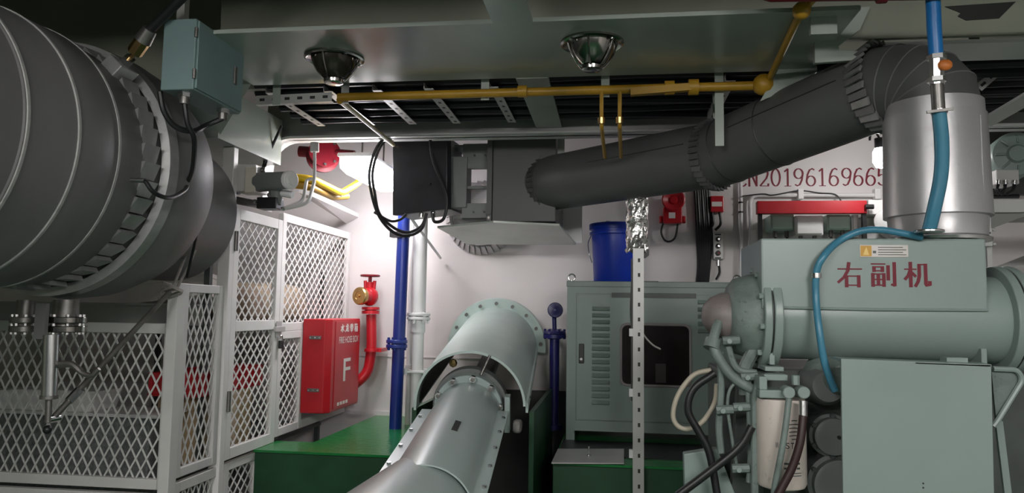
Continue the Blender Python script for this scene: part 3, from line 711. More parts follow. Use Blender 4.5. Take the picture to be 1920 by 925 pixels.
text('letter_f', 'F', V(o0 + .001, 4.67, 1.03), V(0, 1, 0), V(0, 0, 1), .145, PAPER, hb, .13)
for k in range(4): MB().box((o0, 4.58 + .05 * k, .885), (o0 + .001, 4.615 + .05 * k, .905)).build('print_mark', PAPER, hb)

hy = thing('fire_hydrant', at(690, 640, Y=5.1), 'red hydrant valve with brass cap and handwheel on white bulkhead', 'hydrant')
Yh = 5.08
P = lambda px, py, y=Yh: at(px, py, Y=y)
MB().tube(fillet([P(664, 722, 5.05), P(690, 700), P(697, 655), P(696, 590)], .14, 8), .036, 16).build('bend_pipe', RED, hy)
c = P(697, 657); MB().lathe(c, (0, 0, 1), [(-.01, 0), (-.01, .052), (.01, .052), (.01, 0)], 20).build('pipe_collar', RED, hy)
MB().box(c + V(.0, .0, -.012), c + V(.07, .14, .012)).build('wall_bracket', RED, hy)
c = P(695, 582); MB().lathe(c, (0, 0, 1), [(-.025, 0), (-.025, .062), (-.004, .062), (-.002, .04), (.002, .04), (.004, .062), (.022, .062), (.022, 0)], 24, smooth=False).build('flange', RED, hy)
c = P(693, 556); MB().ball(c, .062, 18, (1, 1, 1.1)).build('valve_body', RED, hy)
d = V(-.35, -.93, 0).normalized()
MB().lathe(c, d, [(.03, .052), (.075, .055), (.08, .06), (.1, .06), (.1, .05)], 24).build('outlet', RED, hy)
cap = MB().lathe(c, d, [(.085, .062), (.11, .062), (.118, .055), (.12, .03), (.116, .028), (.116, .012), (.13, .01), (.13, 0)], 24).build('brass_cap', BRASS, hy)
for k in (-1, 1): MB().cyl(c + V(.03 * k, 0, .05), c + V(.035 * k, 0, .11), .012).build('yoke_arm', RED, hy)
MB().cyl(c + V(0, 0, .05), c + V(0, 0, .15), .013).build('spindle', DRED, hy); MB().cyl(c + V(0, 0, .06), c + V(0, 0, .1), .028, n=12).build('bonnet', RED, hy)
wz = c + V(0, 0, .145)
wh = MB().tube([wz + V(.062 * math.cos(t), .062 * math.sin(t), 0) for t in [2 * PI * i / 24 for i in range(24)]], .008, 8, closed=True).build('handwheel', DRED, hy)
for k in range(4):
    a = PI / 2 * k + .4; MB().cyl(wz, wz + V(.06 * math.cos(a), .06 * math.sin(a), 0), .006, n=6).build('spoke', DRED, wh)

# ================================================================== blue and white risers
bpz = thing('blue_pipe', (-1.375, 4.7, PZ), 'royal blue vertical pipe with flange standing on green deck', 'pipe')
MB().tube([V(-1.375, 4.7, PZ), V(-1.35, 4.7, 2.45)], .040, 18).build('tube', BLUE, bpz)
c = at(744, 645, Y=4.7)
for dz in (-.026, .004): MB().cyl((c.x, 4.7, c.z + dz), (c.x, 4.7, c.z + dz + .022), .068, n=24).build('flange', BLUE, bpz, .003)
for k in range(8):
    a = 2 * PI * k / 8; p = V(c.x + .056 * math.cos(a), 4.7 + .056 * math.sin(a), c.z); MB().cyl(p + V(0, 0, -.04), p + V(0, 0, .04), .008, n=6, smooth=False).build('bolt', BLUE, bpz)
c = at(750, 441, Y=4.7); MB().box((c.x - .055, 4.65, c.z - .018), (c.x + .062, 4.72, c.z + .018)).build('clamp', BLACK, bpz)
wp = thing('white_pipe', (-1.27, 4.78, PZ), 'white vertical pipe with bolted flange beside the blue pipe', 'pipe')
x0 = -1.262
MB().cyl((x0, 4.78, PZ), (x0, 4.78, 1.35), .038).build('lower_tube', WHITE, wp); MB().cyl((x0, 4.78, 1.35), (x0, 4.78, 2.5), .045).build('upper_tube', WHITE, wp)
c = at(778, 594, Y=4.78)
for dz in (-.02, .006): MB().cyl((x0, 4.78, c.z + dz), (x0, 4.78, c.z + dz + .018), .076, n=24).build('flange', WHITE, wp, .003)
for k in range(6):
    a = 2 * PI * k / 6 + .3; MB().cyl((x0 + .06 * math.cos(a), 4.78 + .06 * math.sin(a), c.z - .045), (x0 + .06 * math.cos(a), 4.78 + .06 * math.sin(a), c.z + .03), .010, n=6, smooth=False).build('bolt', WHITE, wp)
c = at(780, 697, Y=4.78); MB().box((x0 - .07, 4.735, c.z - .008), (x0 + .075, 4.82, c.z + .008)).build('clamp', WHITE, wp, .003)
for k in (-.065, .065): MB().box((x0 + k - .012, 4.73, c.z - .02), (x0 + k + .012, 4.76, c.z + .022)).build('clamp_lug', WHITE, wp)
t2 = thing('thin_white_pipe', (x0 - .06, 4.85, PZ), 'thin white pipe running close behind the white pipe', 'pipe')
MB().cyl((x0 - .085, 4.88, PZ), (x0 - .085, 4.88, 2.5), .017).build('tube', WHITE, t2)
for z in (1.1, 1.45): MB().cyl((x0 - .085, 4.88, z), (x0 - .085, 4.88, z + .03), .024).build('socket', WHITE, t2)

# ================================================================== fan unit, square plenum and round exhaust duct
bb = thing('black_control_box', at(790, 330, Y=4.3), 'scuffed black control box with looping cables under deckhead', 'box')
tl, tr, br_, bl = at(736, 266, Y=4.18), at(838, 250, Y=4.12), at(838, 392, Y=4.12), at(736, 404, Y=4.18)
MB().prism([tl, tr, br_, bl], (.02, .03, 0)).build('front_cover', BLACKBOX, bb, .004)
MB().prism([tl + V(.01, .03, -.01), tr + V(-.005, .03, -.01), br_ + V(-.005, .03, .01), bl + V(.01, .03, .01)], (.03, .28, 0)).build('body', GREYM, bb)
for px, py in ((806, 345), (812, 300), (820, 322)):
    c = at(px, py, Y=4.12); MB().ball(c, .008, 8).build('cable_clip', BLACK, bb)
for px in (790, 812):
    c = at(px, 400, Y=4.2); MB().cyl(c + V(0, 0, .02), c + V(0, 0, -.025), .014, n=10).build('gland', STEEL, bb)
bc = thing('looped_cable', at(745, 430, Y=4.15), 'pair of black cables looping round the black control box', 'cable')
for off in (0, 6):
    q = [(808 - off, 205), (760, 235 + off), (712 + off, 268), (693 + off, 320), (697 + off, 365), (712, 408 - off), (738, 436 - off * 1.5), (765, 442 - off), (790, 430 - off), (800, 400)]
    MB().tube(spline([at(x, y, Y=4.04 + .01 * off) for x, y in q], 6), .0085, 8).build('loop', BLACK, bc)
MB().tube(spline([at(*p, Y=4.06) for p in ((806, 200), (806, 250), (812, 300), (830, 345), (838, 375), (832, 410), (815, 416), (810, 400))], 6), .009, 8).build('front_lead', BLACK, bc)
MB().tube(spline([at(*p, Y=4.1) for p in ((702, 398), (730, 414), (750, 412), (762, 402))], 5), .008, 8).build('short_loop', BLACK, bc)
tag(MB().cyl(at(765, 402, Y=4.4), at(826, 484, Y=5.2), .009).build('white_stay', WHITE), 'thin white stay from black box down to bulkhead', 'stay')

# plenum: sheet box, flange frame on its left, open spacer frame with lit gaps
pn = thing('square_plenum', at(1000, 340, Y=4.4), 'dark grey square duct plenum joining the round duct', 'plenum')
F0, F1 = at(925, 254, Y=4.15), at(925, 416, Y=4.15)
PX0, PX1 = F0.x, F0.x + .40; PZ0, PZ1 = F1.z, F0.z
# box tapers slightly to the back right
MB().prism([V(PX0, 4.15, PZ0), V(PX0, 4.75, PZ0), V(PX0, 4.75, PZ1), V(PX0, 4.15, PZ1)], (.36, 0, 0)).build('sheet_box', LAG2, pn, .004)
for z0, z1 in ((PZ1 - .04, PZ1), (PZ0, PZ0 + .04)): MB().box((PX0 - .03, 4.13, z0), (PX0, 4.78, z1)).build('flange_bar', LAG2, pn, .002)
for y0 in (4.13, 4.74): MB().box((PX0 - .03, y0, PZ0 + .04), (PX0, y0 + .04, PZ1 - .04)).build('flange_bar', LAG2, pn, .002)
for k, z in enumerate((PZ1 - .02, PZ0 + .02)):
    for y in (4.126,):
        MB().cyl((PX0 - .015, y, z), (PX0 - .015, y + .01, z), .008, n=6, smooth=False).build('bolt', DSTEEL, pn)
# spacer frame
sf = thing('spacer_frame', at(880, 330, Y=4.4), 'open grey frame with bright gaps between black box and plenum', 'frame')
xl = at(842, 300, Y=4.2).x; xr = PX0 - .032
zb = PZ0 + .03; zt = PZ1 - .03
xg = at(876, 300, Y=4.2).x
MB().box((xl, 4.2, zb + .06), (xg, 4.34, zt - .08)).build('side_cheek', GREYM, sf, .003)
for z0, z1 in ((PZ1 - .178, zt), (PZ1 - .297, PZ1 - .28), (zb, PZ1 - .381)): MB().box((xg - .03, 4.22, z0), (xr, 4.25, z1)).build('cross_bar', GREYM, sf, .002)
MB().box((xl + .02, 4.25, zt - .01), (xr, 4.5, zt)).build('top_sheet', GREYM, sf); MB().box((xl + .02, 4.25, zb), (xr, 4.5, zb + .01)).build('bottom_sheet', GREYM, sf)
for z in (zt - .07, zb + .035):
    for x in (xg + .04, xr - .025): MB().cyl((x, 4.22, z), (x, 4.214, z), .007, n=8).build('bolt', BLACK, sf)
# tray beneath
dp = tag(MB().prism([at(820, 424, Y=4.30), at(925, 414, Y=4.12), at(1076, 395, Y=4.70), at(1076, 440, Y=4.70), at(1000, 440, Y=4.85), at(905, 438, Y=4.85)][:2] + [V(-.30, 4.15, PZ0 - .012), V(-.24, 4.8, PZ0 - .06), V(-.95, 4.8, PZ0 - .06)], (0, 0, -.012)).build('drip_tray', CEIL), 'pale sheet drip tray under the square plenum', 'tray')
tag(MB().box((-.60, 4.78, PZ0 - .06), (-.2, 4.82, PZ0 + .26)).build('backing_sheet', WHITE), 'white backing sheet behind the square plenum corner', 'sheet')
# collar where the ventilation duct meets the bulkhead
wc = thing('wall_collar', V(-.93, 5.15, 2.0), 'pleated silver collar round the duct entering white bulkhead', 'collar')
cw_ = V(-.93, 5.0, 2.16); Rw = .23
MB().lathe(cw_ + V(0, .08, 0), (0, 1, 0), [(0, Rw - .02), (.1, Rw - .02), (.17, Rw - .01)], 48).build('sleeve', SILVER, wc)
for k in range(36):
    a0 = 2 * PI * k / 36; a1 = a0 + 2 * PI / 36 - .015; P_ = []
    for (h, r) in ((.16, Rw - .01), (.24, Rw + .035)):
        for a, d_ in ((a0, -.006), (a1, .008)): P_.append(cw_ + V((r + d_) * math.cos(a), h, (r + d_) * math.sin(a)))
    Q_ = [p + (cw_ + V(0, .2, 0) - p).normalized() * .012 for p in P_]
    MB().add(P_ + Q_, [(0,1,3,2),(4,6,7,5),(0,4,5,1),(2,3,7,6),(0,2,6,4),(1,5,7,3)]).build('pleat', SILVER, wc)

# round duct: from plenum face, bend, to the elbow over the engine
rd = thing('round_duct', at(1300, 300, Y=3.6), 'dark grey lagged round duct rising from plenum to engine elbow', 'duct')
D0 = at(985, 352, Y=4.38); D1 = at(1345, 290, Y=3.48); D2 = at(1650, 167, Y=2.86)
RD = .152
def collar(parent, c, d, r, n=34, wd=.07, m1=LAG, m2=LAG2, flare=.014):
    d = Vector(d).normalized(); u = d.orthogonal().normalized(); v = d.cross(u)
    for k in range(n):
        a0 = 2 * PI * k / n; a1 = a0 + 2 * PI / n - .03; P = []
        for h, rr in ((-wd / 2, r + .003), (wd / 2, r + .003 + flare)):
            for a, dd in ((a0, -.004), (a1, .008)): P.append(c + d * h + (u * math.cos(a) + v * math.sin(a)) * (rr + dd))
        Q = []
        for p in P:
            rel = p - c; rad = (rel - d * rel.dot(d)).normalized(); Q.append(p - rad * .012)
        MB().add(P + Q, [(0,1,3,2),(4,6,7,5),(0,4,5,1),(2,3,7,6),(0,2,6,4),(1,5,7,3)]).build('pleat', m1 if k % 2 else m2, parent)
MB().cyl(D0, D1, RD + .004, RD, n=64, caps=False).build('lower_run', LAG2, rd)
MB().cyl(D1, D2, RD, RD, n=64, caps=False).build('upper_run', LAG2, rd)
MB().ball(D1, RD - .001, 40).build('bend', LAG2, rd)
c0 = at(1038, 345, Y=4.26); d01 = (D1 - D0).normalized(); c0 = D0 + d01 * (c0 - D0).dot(d01)
MB().lathe(D0, d01, [(0, RD + .06), (.06, RD + .03), (.12, RD + .012), (.16, RD + .004)], 48).build('inlet_flare', LAG2, rd)
collar(rd, c0, d01, RD, 36, .05, LAG2, LAG2, .008)
collar(rd, D1 - d01 * .02, d01, RD, 36, .05, LAG2, LAG2, .008)
d12 = (D2 - D1).normalized()
for k in (.10, .42): MB().lathe(D1, d12, [((D2 - D1).length * k - .003, RD), ((D2 - D1).length * k, RD + .003), ((D2 - D1).length * k + .003, RD)], 48).build('seam', BILGE, rd)
for A_, B_, dd in ((D0, D1, d01), (D1, D2, d12)):
    side = dd.cross(V(0, 0, 1)).normalized(); rad = (side * .96 + V(0, 0, .25)).normalized()
    MB().bar(A_ + dd * .2 + rad * RD, B_ - dd * .08 + rad * RD, .004, .004, up=rad).build('lap_seam', BILGE, rd)
for px, py in ((1345, 232), (1052, 292)):
    c = at(px, py, Y=3.48 if px > 1200 else 4.2); MB().box(c + V(-.02, -.01, -.03), c + V(.02, .01, .28)).build('hanger_strap', CEIL, rd)

el = thing('exhaust_elbow', at(1700, 170, Y=2.8), 'dark grey segmented lobster elbow above the silver exhaust', 'elbow')
VX, VY = at(1753, 300, Y=2.72).x, 2.72
VT = at(1756, 204, Y=2.72).z
P3 = V(VX, VY, VT)
corner = V(VX, VY, D2.z - .015)
arc = [(1 - t) ** 2 * D2 + 2 * t * (1 - t) * corner + t * t * P3 for t in [k / 5 for k in range(6)]]
rings = []
n = 48
dirs = []
for i in range(6):
    t = i / 5; dv = (2 * (1 - t) * (corner - D2) + 2 * t * (P3 - corner)).normalized(); dirs.append(dv)
RE = [.152, .151, .150, .149, .148, .146]
ring = []
u_ = V(-.5, -.4, 1)
for p, dv, r in zip(arc, dirs, RE):
    u_ = (u_ - dv * u_.dot(dv)).normalized(); vv = dv.cross(u_)
    ring.append([p + (u_ * math.cos(2 * PI * k / n) + vv * math.sin(2 * PI * k / n)) * r for k in range(n)])
for i in range(5):
    MB().add(ring[i] + ring[i + 1], [(k, (k + 1) % n, n + (k + 1) % n, n + k) for k in range(n)], True).build('segment', LAG2, el)
for i in range(1, 5): MB().tube([p for p in ring[i]], .0028, 6, closed=True).build('seam', LAG, el)
collar(el, D2 + d12 * .0, d12, .152, 34, .075, LAGLT, LAG, .018)

sv = thing('silver_exhaust', (VX, VY, 1.74), 'silver lagged vertical exhaust standing on the engine', 'exhaust')
zt_ = VT; zm = at(1756, 400, Y=2.6).z
MB().lathe(V(VX, VY, 0), (0, 0, 1), [(zt_ - .03, .14), (zt_ + .012, .150), (zt_ + .012, .153), (zt_ - .03, .1545), (zt_ - .06, .1545)], 64).build('top_sleeve', SILVER, sv)
MB().lathe(V(VX, VY, 0), (0, 0, 1), [(zt_ - .04, .15), (zt_ - .035, .160), (zm, .167), (zm - .004, .15)], 64).build('main_sleeve', SILVER, sv)
MB().lathe(V(VX, VY, 0), (0, 0, 1), [(zm + .01, .148), (zm - .005, .154), (1.772, .150), (1.77, .12)], 64).build('foot_sleeve', SILVER, sv)
MB().lathe(V(VX, VY, 0), (0, 0, 1), [(1.755, .05), (1.755, .160), (1.765, .162), (1.772, .148)], 64).build('foot_flange', STEEL, sv)
for a in (-1.95, -1.0): # overlapping lap joints of the sleeve
    MB().box((VX + .163 * math.cos(a) - .002, VY + .163 * math.sin(a) - .002, zm + .01), (VX + .163 * math.cos(a) + .002, VY + .163 * math.sin(a) + .002, zt_ - .06)).build('lap_seam', LAGLT, sv)

# ================================================================== blue hoses
h1 = thing('blue_hose', at(1755, 250, Y=2.42), 'thick blue hose with steel valve hanging before silver exhaust', 'hose')
q = [at(1748, -30, Y=2.38), at(1752, 60, Y=2.39), at(1755, 104, Y=2.40)]
MB().tube(q, .021, 14).build('upper_hose', HOSEB, h1)
a = at(1756, 104, Y=2.40); b = at(1757, 158, Y=2.41); MB().cyl(a, b, .022, n=8, smooth=False).build('valve_body', STEEL, h1)
for y in (108, 150): 
    p = at(1756, y, Y=2.4); MB().cyl(p + V(0, 0, -.007), p + V(0, 0, .007), .028, n=6, smooth=False).build('hex_nut', STEEL, h1)
p = at(1772, 122, Y=2.37); MB().ball(p, .02, 10, (1.1, .7, .9)).build('lever_knob', ORANGE, h1); MB().cyl(p, at(1757, 125, Y=2.4), .008).build('lever_stem', BLACK, h1)
MB().cyl(b, at(1760, 210, Y=2.42), .019).build('hose_tail', DSTEEL, h1)
p = at(1761, 210, Y=2.42); MB().cyl(p + V(0, 0, -.006), p + V(0, 0, .006), .024, n=18).build('clamp_band', STEEL, h1); MB().bar(p + V(-.045, -.022, -.006), p + V(.03, -.026, .002), .008, .008).build('clamp_screw', DSTEEL, h1)
MB().tube(spline([at(1760, 205, Y=2.42), at(1766, 270, Y=2.44), at(1764, 330, Y=2.46), at(1752, 390, Y=2.48), at(1742, 432, Y=2.50)], 6), .021, 14).build('lower_hose', HOSE, h1)
c = at(1742, 434, Y=2.5); MB().cyl(c + V(0, 0, -.004), c + V(0, 0, .004), .044, n=24).build('seat_flange', STEEL, h1, .002)
h2 = thing('thin_blue_hose', at(1535, 600, Y=2.46), 'thin blue hose arching over the engine tank and down its face', 'hose')
q = [(1735, 444), (1690, 437), (1650, 431), (1612, 434), (1575, 452), (1545, 480), (1531, 510), (1530, 560), (1536, 620), (1545, 675), (1556, 710), (1566, 734)]
ys = [2.52, 2.54, 2.54, 2.54, 2.53, 2.515, 2.52, 2.525, 2.50, 2.50, 2.50, 2.50]
q = [at(x, y, Y=yy) for (x, y), yy in zip(q, ys)]
for i in range(5): q[i].y = 2.545
MB().tube(spline(q, 6), .0115, 10).build('tube', HOSE, h2)
p = at(1531, 517, Y=2.52); MB().cyl(p + V(0, 0, -.008), p + V(0, 0, .008), .0155, n=12).build('clip', STEEL, h2)
MB().cyl(q[-1], q[-1].lerp(q[-2], .25), .0095).build('end_fitting', DSTEEL, h2)

# ================================================================== auxiliary engine
en = thing('auxiliary_engine', (.85, 2.8, 0), 'pale green auxiliary engine with header tank and red characters', 'engine')
TY = 2.56
tA, tB, tC, tD = at(1427, 452, Y=TY), at(1846, 450, Y=TY), at(1851, 582, Y=TY), at(1433, 574, Y=TY)
tx0, tx1 = tA.x, tB.x + .004; tz0, tz1 = 1.52, 1.752
tank = MB().prism([V(tx0, TY, tz0), V(tx1, TY, tz0), V(tx1, TY, tz1), V(tx0, TY, tz1)], (0, .40, 0)).build('header_tank', EQ, en, .006)
MB().tube([V(tx0, TY + .002, tz0 + .004), V((tx0 + tx1) / 2, TY + .001, tz0 + .001), V(tx1, TY + .002, tz0 + .004)], .005, 6).build('weld_bead', EQ, tank)
mb = MB()
for i, (k, px) in enumerate((('right', 1570), ('deputy', 1633), ('machine', 1696))):
    o = at(px, 538, Y=TY - .002); strokes(mb, HAN[k], o, V(1, 0, 0), V(0, 0, 1), .080, .0108, .0042, V(0, 1, 0), .001, 1.0)
mb.build('lettering', LRED, tank)['label'] = 'dark red painted characters on tank face'
a, b = at(1612, 482, Y=TY - .001), at(1702, 460, Y=TY - .001)
npl = MB().box((a.x, TY - .003, a.z), (b.x, TY - .0005, b.z)).build('name_plate', mat('plate_silver', (.5, .47, .45), .4, .3), tank)
a2 = at(1634, 482, Y=TY - .001); MB().box((a.x + .002, TY - .004, a.z + .002), (a2.x, TY - .003, b.z - .002)).build('orange_badge', mat('badge_orange', (.62, .33, .05), .5), npl)
MB().prism([V(a.x + .009, TY - .0045, a.z + .006), V(a2.x - .008, TY - .0045, a.z + .006), V((a.x + a2.x) / 2 + .002, TY - .0045, b.z - .006)], (0, .0006, 0)).build('badge_mark', mat('badge_yellow', (.85, .6, .2), .5), npl)
for k in range(4):
    z = a.z + .006 + .008 * k; MB().box((a2.x + .02, TY - .0038, z), (b.x - .006 - .01 * (k % 2), TY - .003, z + .0025)).build('print_line', DGREY, npl)
MB().box((a2.x + .004, TY - .0038, a.z + .012), (a2.x + .014, TY - .003, a.z + .02)).build('print_mark', DGREY, npl)
# horizontal heat exchanger
hx0, hx1 = at(1437, 600, Y=2.75).x, at(1856, 600, Y=2.75).x
HC = V(0, 2.712, 1.492); HR = .145
MB().cyl((hx0, HC.y, HC.z), (hx1, HC.y, HC.z), HR, n=64).build('cooler_shell', EQ, en)
for xx, sg in ((hx0, -1), (hx1, 1)):
    MB().cyl((xx - .014, HC.y, HC.z), (xx + .014, HC.y, HC.z), HR + .035, n=56).build('shell_flange', EQ, en, .004)
    MB().cyl((xx + sg * .016, HC.y, HC.z), (xx + sg * .019, HC.y, HC.z), HR + .03, n=48).build('gasket', BILGE, en)
    MB().cyl((xx + sg * .02, HC.y, HC.z), (xx + sg * .045, HC.y, HC.z), HR + .035, n=56).build('cover_flange', EQ, en, .004)
    cv = MB().lathe((xx, HC.y, HC.z), (sg, 0, 0), [(.044, HR + .005), (.07, HR), (.12, HR - .015), (.14, HR - .04), (.145, 0)], 48).build('end_cover', EQD if sg < 0 else EQ, en)
    for k in range(10):
        a = 2 * PI * k / 10 + .2; p = V(xx + sg * .045, HC.y + (HR + .018) * math.cos(a), HC.z + (HR + .018) * math.sin(a)); MB().cyl(p, p + V(sg * .014, 0, 0), .010, n=6, smooth=False).build('bolt', EQ, cv)
# rough pipe elbow on the left cover
c = V(hx0 - .13, HC.y - .02, HC.z + .0)
MB().lathe(c, (-1, -.1, .05), [(-.02, .085), (.04, .078), (.075, .06), (.095, .035), (.1, 0)], 28).build('inlet_dome', mat('worn_primer', (.20, .17, .165), .5, var=.25, vscale=14, dirt=.4), en)
MB().tube(fillet([c + V(-.05, -.06, -.02), c + V(-.08, -.09, -.1), c + V(-.02, -.1, -.2), c + V(.05, -.1, -.24)], .05), .017, 12).build('inlet_pipe', EQD, en)
MB().cyl(c + V(-.07, -.08, -.08), c + V(-.08, -.09, -.11), .027, n=14).build('pipe_clamp', EQD, en)
# cooler feet
for px, m in ((1448, EQ), (1846, EQ)):
    p = at(px, 650, Y=2.58); MB().box((p.x - .008, 2.585, 1.335), (p.x + .008, 2.75, 1.40)).build('foot_rib', m, en)
    MB().box((p.x - .03, 2.55, 1.315), (p.x + .03, 2.72, 1.33)).build('foot_plate', m, en, .003)
p = at(1450, 682, Y=2.55); MB().tube(fillet([V(p.x + .035, 2.57, 1.297), V(p.x - .03, 2.57, 1.297), V(p.x - .055, 2.57, 1.25), V(p.x - .06, 2.57, .9)], .04), .013, 8).build('support_arm', EQD, en)
MB().box((p.x - .03, 2.55, 1.285), (p.x + .045, 2.68, 1.305)).build('support_ledge', EQ, en, .003)
# flat side panel
sa, sb_, sc_, sd = at(1577, 673, Y=2.38), at(1859, 684, Y=2.38), at(1866, 1000, Y=2.38), at(1582, 1000, Y=2.38)
sp = MB().prism([sa, sb_, sc_, sd], (0, .012, 0)).build('side_panel', EQ, en, .002)
MB().prism([sa, sb_, sb_ + V(.02, .10, 0), sa + V(.0, .10, 0)], (0, 0, -.006)).build('panel_lip', EQ, en)
for px, py in ((1731, 915), (1731, 907)):
    c = at(px, py, Y=2.38); MB().cyl(c + V(0, -.001, 0), c + V(0, .002, 0), .0028, n=8).build('screw_hole', BILGE, sp)
p = at(1795, 675, Y=2.45); MB().box(p + V(-.03, 0, -.012), p + V(.03, .05, .006)).build('panel_tab', EQ, en)
# right bracket with sloping stay
br0, br1 = at(1862, 692, Y=2.45), at(1908, 694, Y=2.45)
MB().tube(fillet([br0, br1, at(1918, 712, Y=2.45), at(1870, 790, Y=2.45), at(1862, 800, Y=2.45)], .03), .008, 8).build('bracket_frame', EQ, en)
MB().prism([br0 + V(0, .01, 0), at(1906, 697, Y=2.46), at(1912, 712, Y=2.46), at(1868, 788, Y=2.46)], (0, .01, 0)).build('bracket_web', EQD, en)
MB().bar(at(1872, 790, Y=2.5), at(1893, 960, Y=2.5), .02, .012).build('stay_leg', EQ, en)
# block, covers behind
MB().box((.50, 2.75, .25), (1.55, 3.35, 1.31)).build('engine_block', DGREY, en, .02)
MB().lathe(at(1552, 705, Y=2.72), (.1, -1, 0), [(0, .085), (.06, .08), (.13, .045), (.14, 0)], 28).build('rocker_bulge', EQD, en)
p = at(1552, 725, Y=2.62); MB().lathe(p + V(0, .12, 0), (0, -1, 0), [(0, .07), (.10, .065), (.13, .05), (.135, 0)], 28).build('breather_pot', GREYM, en)
for px, py, r in ((1567, 822, .062), (1580, 915, .085)):
    p = at(px, py, Y=2.6); MB().lathe(p + V(0, .14, 0), (0, -1, 0), [(0, r * 1.15), (.09, r * 1.15), (.095, r), (.12, r * .97), (.125, r * .8), (.12, 0)], 36).build('pulley_cover', GREYM, en)
    for k in range(6):
        a = 2 * PI * k / 6 + .5; q_ = p + V(r * 1.07 * math.cos(a), .045, r * 1.07 * math.sin(a)); MB().cyl(q_, q_ + V(0, -.012, 0), .008, n=6, smooth=False).build('bolt', DGREY, en)
    MB().cyl(p + V(.015, .02, 0), p + V(.015, .012, 0), .006).build('centre_hole', BILGE, en)
# fuel filter
fa, fb = at(1424, 748, Y=2.50), at(1520, 748, Y=2.50); fr = (fb.x - fa.x) / 2; fc = V((fa.x + fb.x) / 2, 2.50 + fr * .9, 0)
fz1 = fa.z; fz0 = at(1470, 920, Y=2.50).z
ff = MB().lathe(fc, (0, 0, 1), [(fz0 - .01, fr * .6), (fz0, fr * .92), (fz0 + .012, fr), (fz1 - .015, fr), (fz1 - .004, fr * .97), (fz1, fr * .6), (fz1, 0)], 48).build('filter_can', FILTER, en)
def wrap_text(body, z, h, a0, a1, parent):
    # print wrapped on the can, letter by letter along the curve
    for i, ch in enumerate(body):
        if ch == ' ': continue
        a = a0 + (a1 - a0) * (i + .5) / len(body)
        nv = V(math.sin(a), -math.cos(a), 0); tv = V(math.cos(a), math.sin(a), 0); wd = abs(a1 - a0) * fr / len(body) * .72
        text('printed_letter', ch, fc + nv * (fr + .0008) - tv * wd / 2 + V(0, 0, z), tv, V(0, 0, 1), h, BLACK, parent, wd)
wrap_text('WESTDU', at(1490, 842, Y=2.5).z, .019, -.45, .75, ff)
for z in (870, 879): 
    for a in (-.02, .12, .5):
        nv = V(math.sin(a), -math.cos(a), 0); tv = V(math.cos(a), math.sin(a), 0)
        MB().obox(fc + nv * fr + V(0, 0, at(1490, z, Y=2.5).z), tv * .006, nv * .0008, V(0, 0, .003)).build('print_mark', DGREY, ff)
for z in (888, 893):
    for k in range(6):
        a = .15 + .09 * k; nv = V(math.sin(a), -math.cos(a), 0); tv = V(math.cos(a), math.sin(a), 0)
        MB().obox(fc + nv * fr + V(0, 0, at(1490, z, Y=2.5).z), tv * .004, nv * .0006, V(0, 0, .0012)).build('print_line', DGREY, ff)
for k in range(6): # curved ring emblem: stacked black arcs
    z = at(1486, 790 + k * 7, Y=2.5).z
    a_ = .1 if k in (0, 5) else 0
    pts = [fc + V(math.sin(a), -math.cos(a), 0) * (fr + .0005) + V(0, 0, z + .002 * math.cos((a - .35) * 6)) for a in [.12 + a_ + (.44 - 2 * a_) * i / 6 for i in range(7)]]
    MB().tube(pts, .0014, 5).build('emblem_bar', BLACK, ff)
hd = MB().box((fa.x - .0, 2.50, fz1 + .002), (fb.x - .06, 2.62, fz1 + .028)).build('filter_head', EQ, en, .004)
MB().box((fa.x, 2.5, fz1 + .028), (fa.x + .025, 2.6, fz1 + .07)).build('head_bracket', EQ, en, .003)
for px in (1480, 1508):
    p = at(px, 737, Y=2.47); MB().cyl(p + V(0, .06, 0), p, .019, n=18).build('banjo_bolt', EQ, en, .003)
p = at(1492, 722, Y=2.5); MB().cyl(p, p + V(0, 0, .03), .012, n=6, smooth=False).build('bleed_screw', EQ, en)
MB().tube(spline([at(1479, 748, Y=2.455), at(1473, 800, Y=2.45), at(1465, 850, Y=2.45), at(1455, 900, Y=2.46), at(1448, 945, Y=2.47)], 6), .010, 10).build('grey_fuel_hose', EQD, en)
p = [at(1506, 752, Y=2.455), at(1506, 782, Y=2.45)]; MB().cyl(p[0], p[1], .0125).build('hose_ferrule', STEEL, en)
MB().tube(spline([at(1506, 780, Y=2.45), at(1500, 830, Y=2.44), at(1484, 880, Y=2.44), at(1455, 935, Y=2.44)], 6), .013, 10).build('brown_fuel_hose', mat('dark_brown_hose', (.03, .012, .012), .5), en)
# left side pipework of the engine
for i, (pts, r, m) in enumerate((
    ([(1402, 700), (1405, 760), (1408, 850), (1405, 905)], .011, EQD),
    ([(1350, 660), (1352, 730), (1348, 800), (1352, 850)], .012, EQD),
    ([(1425, 640), (1405, 672), (1395, 700), (1398, 740)], .022, EQD),
    ([(1400, 712), (1372, 725), (1364, 760), (1372, 820), (1382, 880)], .0055, EQD),
    ([(1418, 700), (1380, 690), (1362, 640)], .012, EQD))):
    MB().tube(spline([at(x, y, Y=2.6 + .02 * (i % 3)) for x, y in pts], 5), r, 9).build('engine_pipe', m, en)
for px, py in ((1406, 708), (1392, 765), (1390, 880), (1372, 640), (1360, 770)):
    p = at(px, py, Y=2.59); MB().cyl(p + V(-.03, 0, 0), p + V(.025, 0, .004), .015, n=8, smooth=False).build('pipe_clamp', EQD, en)
    MB().cyl(p + V(-.01, -.02, 0), p + V(-.01, .01, 0), .009, n=6, smooth=False).build('bolt', EQ, en)
MB().box(at(1412, 760, Y=2.66), at(1428, 900, Y=2.7)).build('flat_bracket', EQD, en, .002)
MB().prism([at(1385, 690, Y=2.72), at(1432, 690, Y=2.72), at(1432, 960, Y=2.72), at(1370, 960, Y=2.72)], (0, .05, 0)).build('gear_case', DGREY, en)
